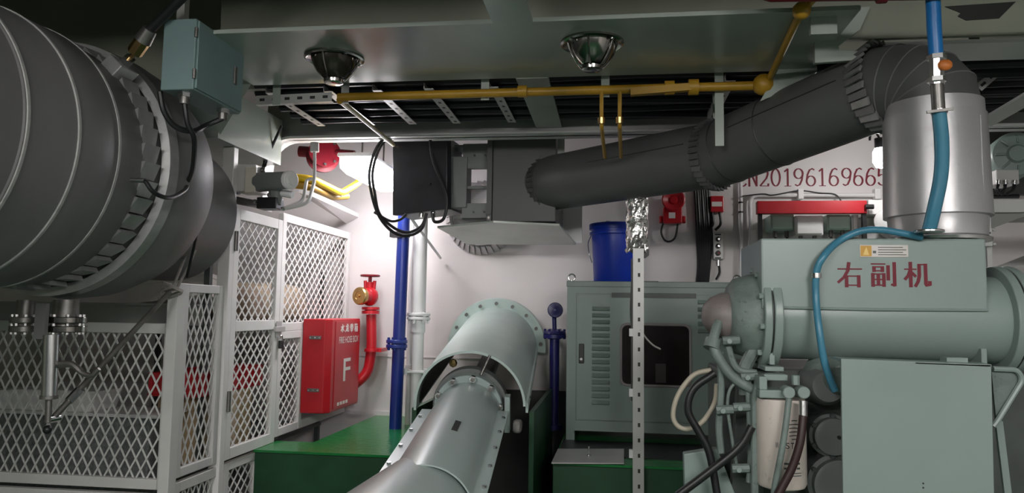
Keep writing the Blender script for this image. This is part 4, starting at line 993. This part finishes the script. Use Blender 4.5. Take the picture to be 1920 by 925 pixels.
a = at(1345, 690, Y=2.9); b = at(1400, 960, Y=2.9); MB().box((a.x, 2.9, b.z), (b.x, 3.2, a.z)).build('side_casing', DGREY, en, .01)
gp = tag(MB().prism([at(1282, 852, Y=2.7), at(1345, 842, Y=2.7), at(1392, 960, Y=2.7), at(1285, 960, Y=2.7)], (0, .05, 0)).build('grey_bracket_plate', EQ, None, .004), 'grey green bracket plate low beside the engine hoses', 'plate')
for nm, lab, pts, r, m, Y_ in (
    ('black_hose', 'black rubber hose running down past the beige hose loop', [(1340, 700), (1300, 730), (1290, 770), (1310, 810), (1330, 850), (1345, 930)], .013, BLACK, 2.62),
    ('black_crossing_hose', 'black hose slanting low across the grey bracket plate', [(1410, 800), (1385, 840), (1330, 885), (1270, 930)], .014, BLACK, 2.56)):
    tag(MB().tube(spline([at(x, y, Y=Y_) for x, y in pts], 6), r, 10).build(nm, m), lab, 'hose')
bl_ = [(1333, 694), (1300, 704), (1272, 740), (1262, 778), (1272, 800), (1295, 804), (1320, 788), (1340, 755), (1344, 720)]
tag(MB().tube(spline([at(x, y, Y=2.66) for x, y in bl_], 6), .0085, 10).build('beige_hose', mat('beige_hose_rubber', (.42, .38, .30), .5)), 'beige hose coiled in a loop left of the engine', 'hose')

# ================================================================== shaft line
SA = V(-.645, 2.85, .905); SB = V(-.80, 5.2, 1.262)
sd_ = (SB - SA).normalized()
def sx_(Y): return SA + sd_ * ((Y - SA.y) / sd_.y)
side = sd_.cross(V(0, 0, 1)).normalized(); upv = side.cross(sd_)
sh = thing('shaft_cover', sx_(3.1), 'pale grey green half round shaft cover with bolted edges', 'cover')
def half(name, y0, y1, r0, r1, th, m, parent, off0=V(0,0,0), off1=V(0,0,0), a0=0., a1=PI, n=40):
    A_, B_ = sx_(y0) + off0, sx_(y1) + off1; P = []
    for c, r in ((A_, r0), (B_, r1), (B_, r1 - th), (A_, r0 - th)):
        for i in range(n + 1):
            t = a0 + (a1 - a0) * i / n; P.append(c + (side * math.cos(t) + upv * math.sin(t)) * r)
    m_ = n + 1; F = []
    for k in range(4):
        for i in range(n): F.append((k * m_ + i, k * m_ + i + 1, ((k + 1) % 4) * m_ + i + 1, ((k + 1) % 4) * m_ + i))
    F.append(tuple(k * m_ for k in range(4))); F.append(tuple(k * m_ + n for k in range(4)))
    return MB().add(P, F, True).build(name, m, parent)
lo = V(0, 0, -.032)
half('half_shell', 2.5, 3.62, .168, .166, .006, SHAFT, sh, lo, lo, math.radians(20), math.radians(160))
for sg in (-1, 1):
    a, b = sx_(2.5), sx_(3.50); MB().bar(a + side * sg * .18 + upv * .025, b + side * sg * .18 + upv * .025, .05, .006, up=upv).build('edge_flange', SHAFT, sh)
    for k in range(5):
        p = a.lerp(b, (k + .4) / 5) + side * sg * .19 + upv * .028; MB().cyl(p, p + upv * .008, .009, n=6, smooth=False).build('bolt', STEEL, sh)
# slot window
sl = at(840, 868, Y=2.9)
ang = PI * .42
ra = side * math.cos(ang) + upv * math.sin(ang); ta = sd_.cross(ra)
MB().obox(sx_(2.94) + lo + ra * .1675, sd_ * .06, ta * .012, ra * .0015).build('slot', BILGE, sh)
nf = half('flared_end', 1.9, 2.66, .34, .19, .008, SHAFT, sh, V(-.09, 0, -.13), V(-.03, 0, -.075))
# coupling with studs
cp = thing('shaft_coupling', sx_(3.66), 'bolted grey shaft coupling in front of the guard arch', 'coupling')
MB().cyl(sx_(3.60), sx_(3.66), .168, n=56).build('flange', SHAFT, cp, .004); MB().cyl(sx_(3.67), sx_(3.74), .185, n=56).build('rear_flange', GREYM, cp, .004)
for k in range(10):
    t = 2 * PI * k / 10 + .15; p = sx_(3.56) + (side * math.cos(t) + upv * math.sin(t)) * .158
    MB().cyl(p, p + sd_ * .24, .010, n=8).build('stud', DSTEEL, cp); MB().cyl(p + sd_ * .01, p + sd_ * .035, .017, n=6, smooth=False).build('nut', STEEL, cp)
MB().cyl(sx_(3.7), sx_(5.2), .06, n=24).build('shaft', DSTEEL, cp)
p = sx_(3.72) + upv * .2 - side * .09; MB().ball(p, .022, 8).build('brass_plug', BRASS, cp)
MB().cyl(sx_(3.62) + upv * .165 + side * .06, sx_(3.66) + upv * .255 + side * .1, .007).build('dip_rod', DSTEEL, cp)
MB().cyl(sx_(2.2) - upv * .0, sx_(3.6), .09, n=24).build('inner_shaft', DSTEEL, cp)
MB().obox(sx_(3.56) + side * .195 - upv * .0, sd_ * .03, side * .012, upv * .085).build('bracket_lug', SHAFT, cp)
# guard arch
ga = thing('guard_arch', sx_(4.4), 'pale mint half round guard arch bolted to white bulkhead', 'guard')
half('arch_shell', 3.66, 5.10, .276, .276, .012, ARCH, ga, a0=.02, a1=PI + .02)
for sg in (-1, 1):
    MB().bar(sx_(3.70) + side * sg * .28 - upv * .012, sx_(5.05) + side * sg * .28 - upv * .012, .012, .05, up=upv).build('skirt', ARCH, ga)
    MB().obox(sx_(3.9) + side * sg * .287 - upv * .012, sd_ * .01, side * .002, upv * .004).build('skirt_hole', BILGE, ga)
half('shade_lining', 3.72, 5.08, .262, .262, .004, BILGE, ga, a0=.02, a1=PI + .02)  # black shell added so the arch interior keeps its shade
half('wall_flange', 5.10, 5.16, .335, .335, .065, ARCH, ga, a0=-.1, a1=PI + .1)
for k in range(9):
    t = .1 + (PI - .2) * k / 8; p = sx_(5.09) + (side * math.cos(t) + upv * math.sin(t)) * .305; MB().cyl(p, p - sd_ * .02, .012, n=6, smooth=False).build('bolt', DSTEEL, ga)
for sg in (-1, 1): # support plates under the arch
    MB().box((sx_(3.7).x + sg * .30 - .012, 3.75, .3), (sx_(3.7).x + sg * .30 + .012, 4.9, 1.0)).build('support_plate', DKGREEN, ga)
# small rough rag-like casting on shaft right side
rg = at(970, 812, Y=3.5)
sack((rg.x, 3.5, rg.z), .02, .04, .03, mat('grey_rag', (.2, .19, .18), .9, var=.3, vscale=30, bump=.5), 'rag', 'crumpled grey rag beside the shaft cover edge')

# ================================================================== navy valve pipe beside cabinet
nv_ = thing('navy_valve', at(1040, 700, Y=4.85), 'navy blue valve with round handwheel between arch and cabinet', 'valve')
Yn = 4.9; c = at(1041, 582, Y=Yn - .06)
MB().lathe(c, (.1, -1, .05), [(0, 0), (0, .045), (.012, .05), (.022, .045), (.024, .012), (.03, 0)], 28).build('hand_disc', NAVY, nv_)
a = at(1039, 585, Y=Yn); b = at(1040, 625, Y=Yn); MB().cyl(a, b, .014).build('spindle', NAVY, nv_)
c = at(1040, 626, Y=Yn); MB().lathe(c, (0, 0, 1), [(-.028, 0), (-.028, .075), (-.004, .075), (-.004, .05), (0, .075), (.016, .07), (.03, .03), (.03, 0)], 24).build('bonnet_flange', NAVY, nv_)
for k in range(6):
    t = 2 * PI * k / 6; MB().cyl(c + V(.063 * math.cos(t), .063 * math.sin(t), -.035), c + V(.063 * math.cos(t), .063 * math.sin(t), .03), .009, n=6, smooth=False).build('bolt', NAVY, nv_)
MB().cyl(c, (c.x, Yn, PZ), .032, n=20).build('pipe', NAVY, nv_); MB().cyl((c.x, Yn, PZ + .0), (c.x, Yn, PZ + .03), .055, n=20).build('foot_flange', NAVY, nv_)

# ================================================================== cabinet
cx0, cx1 = -.275, .80; cz0, cz1 = .80, 1.683; CY0, CY1 = 4.5, 5.0
cab = thing('control_cabinet', ((cx0 + cx1) / 2, 4.75, PZ), 'grey green steel cabinet with louvres and dark window', 'cabinet')
MB().box((cx0, CY0, cz0), (cx1, CY1, cz1 - .03)).build('body', CAB, cab, .006)
MB().box((cx0 - .004, CY0 - .006, cz1 - .035), (cx1 + .004, CY1, cz1)).build('top_cap', CAB, cab, .004)
for x in (cx0, cx1 - .05):
    for y in (CY0, CY1 - .05): MB().box((x, y, PZ), (x + .05, y + .05, cz0)).build('leg', CAB, cab)
MB().box((cx0, CY0 - .008, cz0), (cx0 + .055, CY0, cz1 - .035)).box((cx0 + .055, CY0 - .008, cz0), (cx1, CY0, cz0 + .06)).box((cx0 + .055, CY0 - .008, cz1 - .075), (cx1, CY0, cz1 - .035)).build('front_frame', CAB, cab)
dz0, dz1 = cz0 + .066, cz1 - .082
wx0, wz0 = at(1164, 722, Y=CY0).x, at(1164, 722, Y=CY0).z; wx1, wz1 = at(1294, 610, Y=CY0).x, at(1294, 610, Y=CY0).z
# door built round the window opening
dx0, dx1 = cx0 + .061, cx1 - .03
dr_ = MB().box((dx0, CY0 - .012, dz0), (wx0, CY0 - .001, dz1)).box((wx1, CY0 - .012, dz0), (dx1, CY0 - .001, dz1)).box((wx0, CY0 - .012, dz0), (wx1, CY0 - .001, wz0)).box((wx0, CY0 - .012, wz1), (wx1, CY0 - .001, dz1)).build('door', CAB, cab)
rr = .04
loop = []
for (cx_, cz_, a0_) in ((wx1 - rr, wz1 - rr, 0), (wx0 + rr, wz1 - rr, 90), (wx0 + rr, wz0 + rr, 180), (wx1 - rr, wz0 + rr, 270)):
    for k in range(6):
        t = math.radians(a0_ + 90 * k / 5); loop.append(V(cx_ + rr * math.cos(t), CY0 - .013, cz_ + rr * math.sin(t)))
MB().tube(loop, .008, 8, closed=True).build('window_seal', mat('window_trim_grey', (.28, .25, .25), .35), dr_)
MB().prism(loop, (0, .004, 0)).build('window_pane', GLASSD, dr_)
# instruments dimly visible on the pane side
MB().box((wx0 + .20, CY0 - .0145, wz0 + .02), (wx0 + .26, CY0 - .0135, wz0 + .13)).build('inner_label', mat('dim_plate', (.06, .045, .05), .3), dr_)
a = at(1147, 549, Y=CY0 - .012); b = at(1305, 560, Y=CY0 - .012); MB().box((a.x, CY0 - .02, b.z), (b.x, CY0 - .012, a.z)).build('name_strip', mat('strip_black_green', (.03, .045, .04), .4), dr_)
def louvre(x0, x1, z):
    P = [V(x0, CY0 - .012, z), V(x1, CY0 - .012, z), V(x1, CY0 - .012, z + .024), V(x0, CY0 - .012, z + .024), V(x0 + .004, CY0 - .038, z + .004), V(x1 - .004, CY0 - .038, z + .004)]
    MB().add(P, [(0,1,5,4),(4,5,2,3),(0,4,3),(1,2,5),(0,3,2,1)]).build('louvre', CAB, dr_)
lx0, lx1 = at(1110, 660, Y=CY0 - .01).x, at(1143, 660, Y=CY0 - .01).x
lz1, lz0 = at(1125, 580, Y=CY0).z, at(1125, 755, Y=CY0).z
for k in range(15): louvre(lx0, lx1, lz0 + (lz1 - lz0) * k / 14 - .01)
lx0, lx1 = at(1308, 590, Y=CY0).x, at(1342, 590, Y=CY0).x
for k in range(5): louvre(lx0, lx1, at(1320, 625, Y=CY0).z + .042 * k)
a = at(1090, 664, Y=CY0 - .012); MB().box((a.x - .014, CY0 - .026, a.z - .055), (a.x + .016, CY0 - .012, a.z + .06)).build('handle', BLACK, dr_, .004)
MB().cyl((a.x, CY0 - .03, a.z - .03), (a.x, CY0 - .026, a.z - .03), .008).build('key_lock', STEEL, dr_)
for px in (1072, 1382):
    c = at(px, 518, Y=4.53); c.z = cz1 + .022
    ey = MB().tube([c + V(.02 * math.cos(t), 0, .02 * math.sin(t)) for t in [2 * PI * k / 20 for k in range(20)]], .005, 8, closed=True).build('eye_bolt', STEEL, cab); MB().cyl((c.x, 4.53, cz1), (c.x, 4.53, cz1 + .006), .014).build('eye_base', STEEL, cab)
a = at(1222, 527, Y=4.6); MB().box((a.x - .06, 4.6, cz1), (a.x + .04, 4.7, cz1 + .008)).build('top_vent', DGREY, cab)
# bucket
bk = thing('blue_bucket', (.0, 4.78, cz1), 'blue plastic bucket with lid standing on the cabinet', 'bucket')
bx, by = .015, 4.79; bt = at(1135, 418, Y=4.7).z
MB().lathe((bx, by, cz1), (0, 0, 1), [(0, 0), (0, .135), (.01, .14), (bt - cz1 - .06, .155), (bt - cz1 - .02, .157)], 48).build('body', BUCKET, bk)
MB().lathe((bx, by, cz1), (0, 0, 1), [(bt - cz1 - .075, .157), (bt - cz1 - .07, .167), (bt - cz1 - .055, .167), (bt - cz1 - .053, .158)], 48).build('rim_ring', BUCKET, bk)
ld = MB().lathe((bx, by, bt), (0, 0, 1), [(-.035, .158), (-.035, .170), (-.004, .170), (0, .165), (-.004, .155), (-.008, 0)], 48).build('lid', BUCKET, bk)
MB().cyl((bx - .045, by - .05, bt - .008), (bx - .045, by - .05, bt + .016), .02, n=16).build('pour_cap', PAPER, ld)
MB().tube(spline([V(bx - .16, by - .02, bt - .08), V(bx - .175, by - .06, bt - .13), V(bx - .165, by - .09, bt - .2), V(bx - .15, by - .06, bt - .25)], 5), .003, 6).build('bail_wire', STEEL, bk)

# ================================================================== slotted post and foil wrapped pipe
PY = 3.79; px_ = at(1197, 600, Y=PY).x
ps = thing('slotted_post', (px_, PY, 0), 'galvanised slotted angle post standing before the cabinet', 'post')
x = px_; z1 = at(1197, 466, Y=PY).z
MB().box((x - .027, PY, 0), (x + .027, PY + .003, z1)).box((x - .027, PY + .003, 0), (x - .024, PY + .04, z1)).build('angle', SLOT, ps)
for k in range(26):
    z = z1 - .06 - .074 * k
    if z > .05: MB().box((x - .003, PY - .0015, z - .0095), (x + .009, PY, z + .0095)).build('slot', BILGE, ps)
for py in (622, 735, 850):
    z = at(1187, py, Y=PY).z; MB().box((x - .045, PY - .004, z - .024), (x - .027, PY + .03, z + .014)).build('clip', WHITE, ps)
z = at(1187, 600, Y=PY).z; MB().box((x - .036, PY + .01, z - .4), (x - .029, PY + .035, z1 - .05)).build('dark_backing', BILGE, ps)
fo = thing('foil_pipe', (x, PY + .07, z1), 'vertical duct support wrapped in crinkled aluminium foil', 'pipe')
n = 28; ring_n = 16; P = []; zz1 = at(1195, 345, Y=PY).z
for k in range(ring_n + 1):
    z = z1 - .01 + (zz1 - z1) * k / ring_n
    for i in range(n):
        t = 2 * PI * i / n; r = .056 + .003 * math.sin(5 * t + k * 1.3) + .0028 * random.uniform(-1, 1) + (.006 if k == 0 else 0)
        P.append(V(x - .004 + r * math.cos(t), PY + .072 + r * math.sin(t), z + (.012 * math.sin(3 * t) if k == 0 else 0)))
MB().add(P, [(k * n + i, k * n + (i + 1) % n, (k + 1) * n + (i + 1) % n, (k + 1) * n + i) for k in range(ring_n) for i in range(n)], False).build('foil_wrap', FOIL, fo)
MB().cyl((x, PY + .07, z1 - .01), (x, PY + .07, zz1 + .02), .035).build('pipe', DSTEEL, fo)
MB().prism([V(x - .055, PY + .04, z1), V(x + .055, PY + .04, z1), V(x + .055, PY + .04, z1 - .03), V(x + .035, PY + .04, z1 - .045), V(x + .01, PY + .04, z1 - .02)], (0, .05, 0)).build('bottom_bracket', BLACK, fo)
# loose thin wires by the post
tag(MB().tube(spline([at(1200, 618, Y=PY), at(1212, 635, Y=PY + .05), at(1225, 648, Y=PY + .1), at(1238, 655, Y=PY + .15)], 5), .0045, 6).build('white_wire', PAPER), 'loose white wire curling from the slotted post', 'wire')
tag(MB().tube(spline([at(1190, 480, Y=PY + .06), at(1186, 530, Y=PY + .06), at(1184, 590, Y=PY + .06), at(1190, 640, Y=PY + .06)], 5), .008, 6).build('black_wire', BLACK), 'black cable running down behind the slotted post', 'cable')

tag(MB().box((-.29, 4.02, PZ), (.9, 4.49, PZ + .006)).build('deck_shade_sheet', BLACK), 'black sheet standing for shade on green deck before the cabinet', 'shade sheet')  # black sheet laid where the deck before the cabinet lies in shade
# checker plate cover on the platform
cpz = thing('plate_cover', (.0, 3.9, PZ), 'bare steel hatch plate with upright pin on green deck', 'hatch plate')
MB().prism([at(1034, 870, Z=PZ + .006), at(1170, 871, Z=PZ + .006), at(1170, 844, Z=PZ + .006), at(1046, 844, Z=PZ + .006)], (0, 0, .006)).build('plate', SLOT, cpz)
c = at(1104, 856, Z=PZ + .01); MB().cyl(c, c + V(0, 0, .05), .005).build('pin', STEEL, cpz)
MB().cyl(c, c + V(0, 0, .006), .012).build('pin_base', STEEL, cpz)

# ================================================================== bulkhead fittings right of the bucket
al = thing('alarm_horn', at(1262, 400, Y=5.2), 'red alarm horn with cable loop on the white bulkhead', 'alarm')
Yw = WY
c = at(1262, 376, Y=Yw - .1)
MB().lathe(c, (0, -1, 0), [(-.1, .03), (-.02, .035), (.0, .07), (.035, .078), (.04, .07), (.02, .03), (.03, .022), (.03, 0)], 32).build('horn', RED, al)
a, b = at(1244, 388, Y=Yw - .08), at(1279, 419, Y=Yw - .08); bxx = MB().box((a.x, Yw - .09, b.z), (b.x, Yw, a.z)).build('base_box', RED, al, .006)
p = at(1260, 404, Y=Yw - .092); MB().box(p + V(-.022, 0, -.02), p + V(.022, .003, .02)).build('white_label', PAPER, bxx)
for px in (1240, 1282): c = at(px, 412, Y=Yw - .03); MB().cyl(c + V(0, 0, -.02), c + V(0, .02, .02), .014, n=10).build('side_lug', RED, al)
MB().tube(spline([at(x, y, Y=Yw - .04) for x, y in ((1244, 416), (1240, 435), (1246, 450), (1256, 453), (1266, 445), (1271, 420))], 6), .007, 8).build('cable_loop', BLACK, al)
cbz = thing('cable_bundle', at(1320, 450, Y=5.15), 'thick bundle of black cables running down the white bulkhead', 'cables')
for k in range(7):
    x0_ = 1306 + k * 4.2; x1_ = 1312 + k * 3.2
    MB().tube(spline([at(x0_ - 4, 340, Y=Yw - .03), at(x0_, 400, Y=Yw - .03 - .006 * (k % 2)), at(x0_ + 2, 450, Y=Yw - .03), at(x1_ - 2, 500, Y=Yw - .03), at(x1_ - 6, 545, Y=Yw - .03)], 5), .0115, 8).build('cable', BLACK, cbz)
cpb = thing('call_point', at(1345, 384, Y=5.2), 'small red manual call point box with white label', 'call point')
a, b = at(1332, 368, Y=Yw - .05), at(1357, 398, Y=Yw - .05); MB().box((a.x, Yw - .06, b.z), (b.x, Yw, a.z)).build('case', RED, cpb, .005)
p = at(1344, 383, Y=Yw - .06); MB().box((p.x - .034, Yw - .064, p.z - .016), (p.x + .034, Yw - .06, p.z + .016)).build('label_plate', PAPER, cpb)
for px in (1335, 1349): MB().tube(spline([at(px, 398, Y=Yw - .04), at(px + 2, 420, Y=Yw - .05), at(px - 8, 432, Y=Yw - .04)], 5), .009, 8).build('cable', BLACK, cpb)
sw = thing('switch_station', at(1347, 460, Y=5.2), 'grey three button switch station below the red call point', 'switch')
a, b = at(1337, 436, Y=Yw - .05), at(1357, 487, Y=Yw - .05); MB().box((a.x, Yw - .055, b.z), (b.x, Yw, a.z)).build('case', SLOT, sw, .005)
for k, z in enumerate((449, 462, 475)):
    p = at(1346, z, Y=Yw - .055); MB().cyl((p.x, Yw - .055, p.z), (p.x, Yw - .075, p.z), .017, n=18).build('button', BLACK, sw, .003)
    MB().cyl((p.x + .004, Yw - .075, p.z), (p.x + .004, Yw - .078, p.z), .008, n=12).build('button_cap', DRED if k == 2 else STEEL, sw)
for z in (440, 484): p = at(1346, z, Y=Yw - .055); MB().box((p.x - .02, Yw - .058, p.z - .004), (p.x + .02, Yw - .055, p.z + .004)).build('name_tag', BLACK, sw)
p = at(1347, 488, Y=Yw - .03); MB().cyl(p, p + V(0, 0, -.04), .014).build('gland', STEEL, sw)
MB().tube(spline([at(1348, 496, Y=Yw - .03), at(1349, 512, Y=Yw - .03), at(1343, 524, Y=Yw - .05)], 5), .008, 8).build('cable', BLACK, sw)
cp2 = thing('conduit_pipe', at(1390, 430, Y=5.2), 'thin white conduits running up and across below red number', 'conduit')
MB().tube([at(1389, 340, Y=Yw - .03), at(1390, 450, Y=Yw - .03), at(1388, 520, Y=Yw - .03)], .012, 10).build('riser', WHITE, cp2)
MB().tube(fillet([at(1402, 520, Y=Yw - .04), at(1403, 480, Y=Yw - .04), at(1408, 440, Y=Yw - .04), at(1406, 366, Y=Yw - .04), at(1650, 366, Y=Yw - .04)], .06), .014, 10).build('bend_run', WHITE, cp2)
for px in (1501, 1645): p = at(px, 364, Y=Yw - .05); MB().box(p + V(-.018, -.015, -.035), p + V(.018, .04, .035)).build('saddle', WHITE, cp2, .003)
for px, py in ((1389, 380), (1389, 398)): p = at(px, py, Y=Yw - .03); MB().cyl(p + V(0, 0, -.005), p + V(0, 0, .005), .016).build('tie', BLACK, cp2)
MB().tube(spline([at(x, y, Y=Yw - .06) for x, y in ((1392, 368), (1430, 364), (1450, 366), (1498, 358), (1535, 362), (1566, 365), (1580, 380), (1600, 390), (1622, 389))], 5), .0045, 6).build('thin_cable', BLACK, cp2)
a, b = at(1407, 432, Y=Yw - .05), at(1417, 462, Y=Yw - .05); MB().box((a.x, Yw - .07, b.z), (b.x, Yw, a.z)).build('socket_box', WHITE, cp2, .004)

# red topped frame with switch boxes
rf = thing('red_beam', at(1522, 390, Y=4.9), 'bright red steel channel on black legs before white bulkhead', 'beam')
a, b = at(1420, 377, Y=4.92), at(1626, 400, Y=4.92)
MB().box((a.x, 4.92, b.z), (b.x, 4.98, a.z)).build('channel', RED, rf, .003)
for px in (1425, 1620): p = at(px, 400, Y=4.95); MB().box((p.x - .012, 4.94, PZ), (p.x + .012, 4.97, p.z)).build('leg', BLACK, rf)
p = at(1622, 388, Y=4.9); MB().cyl(p, p + V(.05, 0, 0), .016, n=10).build('plug', BLACK, rf)
for nm, lab, x0_, x1_, y0_, y1_, Y_, m in (
    ('green_switch_box', 'wide mint switch box under the red channel', 1445, 1490, 402, 432, 5.05, TURQ),
    ('white_switch_box', 'white switch box with rounded corners under the red channel', 1492, 1545, 404, 441, 5.0, WHITE),
    ('green_relay_box', 'mint relay box right of the white switch box', 1551, 1596, 402, 431, 5.05, TURQ),
    ('white_cable_trunk', 'white vertical trunk between relay box and red channel end', 1597, 1612, 402, 445, 5.08, WHITE)):
    t = thing(nm, at((x0_ + x1_) / 2, y1_, Y=Y_), lab, 'switch box')
    a, b = at(x0_, y0_, Y=Y_), at(x1_, y1_, Y=Y_)
    MB().box((a.x, Y_ + .01, b.z), (b.x, WY, a.z)).build('case', m, t, .006); MB().box((a.x + .008, Y_, b.z + .008), (b.x - .008, Y_ + .01, a.z - .008)).build('cover', m, t, .005)
    for k in (.25, .75):
        xx = a.x + (b.x - a.x) * k; MB().cyl((xx, Y_ + .06, b.z), (xx, Y_ + .06, b.z - .04), .014, n=8).build('gland', DSTEEL, t)
        MB().tube([V(xx, Y_ + .06, b.z - .03), V(xx + .01, Y_ + .06, b.z - .12), V(xx, Y_ + .08, b.z - .4)], .008, 6).build('cable', BLACK, t)
wt = thing('white_trunking', at(1640, 395, Y=4.95), 'broad white trunking and round drum right of the red channel', 'trunking')
a, b = at(1628, 375, Y=4.95), at(1680, 402, Y=4.95); MB().box((a.x, 4.95, b.z), (b.x + .3, WY, a.z)).build('trunk', WHITE, wt, .004)
c = at(1665, 415, Y=4.85); MB().lathe(c, (-.5, -.8, .1), [(-.12, .09), (0, .085), (.02, .075), (.03, .05), (.03, 0)], 28).build('drum', WHITE, wt)
a, b = at(1620, 402, Y=5.1), at(1680, 460, Y=5.1); MB().box((a.x, 5.1, b.z), (b.x + .3, WY, a.z)).build('lower_panel', WHITE, wt)

# ================================================================== far right corner
fm = thing('fan_motor', at(1890, 300, Y=4.2), 'dark green fan motor with looped cables behind silver exhaust', 'motor')
c = at(1905, 290, Y=4.2); MB().lathe(c, (-.2, -1, 0), [(-.25, .12), (0, .12), (.015, .11), (.02, .05), (.035, .04), (.035, 0)], 32).build('casing', CAB, fm)
for k in range(8):
    a = 2 * PI * k / 8; MB().cyl(c + V(.06 * math.cos(a), -.022, .06 * math.sin(a)), c + V(.105 * math.cos(a), -.012, .105 * math.sin(a)), .006, n=6).build('grille_bar', CAB, fm)
a, b = at(1868, 318, Y=4.15), at(1912, 345, Y=4.15); MB().box((a.x, 4.15, b.z), (b.x, 4.3, a.z)).build('junction_box', CAGEG, fm, .006)
for px in (1872, 1885, 1902):
    MB().cyl(at(px, 338, Y=4.14), at(px, 346, Y=4.14), .012).build('gland', STEEL, fm)
    MB().tube(spline([at(px, 344, Y=4.14), at(px - 3, 356, Y=4.13), at(px - 16 if px > 1880 else px + 8, 364, Y=4.14)], 5), .009, 8).build('cable', BLACK, fm)
MB().tube([at(1846, 369, Y=4.16), at(1910, 368, Y=4.16)], .012, 8).build('cable_run', BLACK, fm)
MB().box((at(1848, 250, Y=4.4).x, 4.4, at(1848, 365, Y=4.4).z), (3.2, 4.45, at(1848, 225, Y=4.4).z)).build('back_panel', mat('dark_panel', (.05, .05, .05), .6), fm)
ws = thing('white_shelf', at(1885, 385, Y=4.1), 'white steel shelf bracket below the fan motor', 'shelf')
a, b = at(1850, 374, Y=4.05), at(1920, 398, Y=4.05); MB().box((a.x, 4.05, b.z), (b.x + .9, 4.07, a.z)).build('front_flat', WHITE, ws); MB().box((a.x, 4.07, b.z), (b.x + .9, 4.5, b.z + .015)).build('shelf_plate', WHITE, ws)
MB().prism([at(1850, 402, Y=4.08), at(1920, 400, Y=4.08), at(1925, 404, Y=4.08), at(1862, 428, Y=4.08), at(1850, 428, Y=4.08)], (0, .02, 0)).build('gusset', BEAM, ws)
sk = thing('socket_box', at(1853, 445, Y=3.6), 'white two way switch box on thin post behind engine tank', 'switch')
a, b = at(1846, 427, Y=3.6), at(1862, 462, Y=3.6); MB().box((a.x, 3.6, b.z), (b.x, 3.64, a.z)).build('case', WHITE, sk, .004)
for z in (437, 452):
    c = at(1855, z, Y=3.598); MB().box(c + V(-.006, 0, -.004), c + V(.006, .003, .004)).build('toggle', BLACK, sk); c = at(1864, z + (6 if z > 440 else -6), Y=3.61); MB().ball(c, .009, 8).build('side_screw', WHITE, sk)
MB().box((at(1846, 400, Y=3.65).x - .0, 3.64, .2), (at(1850, 400, Y=3.65).x + .012, 3.67, 2.1)).build('post', WHITE, sk)
tk = thing('round_tank', (2.2, 4.4, PZ), 'large grey white round tank behind the engine right end', 'tank')
MB().lathe((2.55, 4.3, PZ), (0, 0, 1), [(0, 0), (0, .55), (.9, .55), (1.03, .5), (1.12, .3), (1.15, 0)], 64).build('shell', BEAM, tk)
MB().lathe((2.55, 4.3, PZ), (0, 0, 1), [(.5, .552), (.505, .556), (.515, .556), (.52, .552)], 64).build('weld_band', BEAM, tk)
# low valve at far right
lv = thing('hand_valve', at(1905, 770, Y=2.9), 'grey valve with black handwheel low behind the engine bracket', 'valve')
c = at(1905, 775, Y=2.95)
MB().ball(c + V(.02, .08, 0), .075, 16, (1, 1, .8)).build('body', GREYM, lv)
wl = MB().tube([c + V(.045 * math.cos(t), -.02 + .015 * math.sin(t), .045 * math.sin(t)) for t in [2 * PI * k / 24 for k in range(24)]], .007, 8, closed=True).build('handwheel', BLACK, lv)
for k in range(3):
    a = 2 * PI * k / 3; MB().cyl(c + V(0, -.02, 0), c + V(.043 * math.cos(a), -.02, .043 * math.sin(a)), .005, n=6).build('spoke', BLACK, wl)
MB().cyl(c + V(0, -.02, 0), c + V(.01, .06, 0), .01).build('stem', STEEL, lv)
MB().tube(fillet([c + V(-.1, .1, -.05), c + V(.05, .08, -.12), c + V(.3, .1, -.1)], .05), .03, 12).build('pipe', GREYM, lv)
MB().tube(fillet([c + V(.05, .08, 0), c + V(.06, .08, -.2), c + V(.06, .08, -1.2)], .03), .03, 12).build('down_pipe', GREYM, lv)
st2 = tag(MB().box((1.35, 2.6, .78), (2.6, 3.6, .80)).build('green_step_plate', GREEN), 'green painted step plate right of the engine', 'plate')
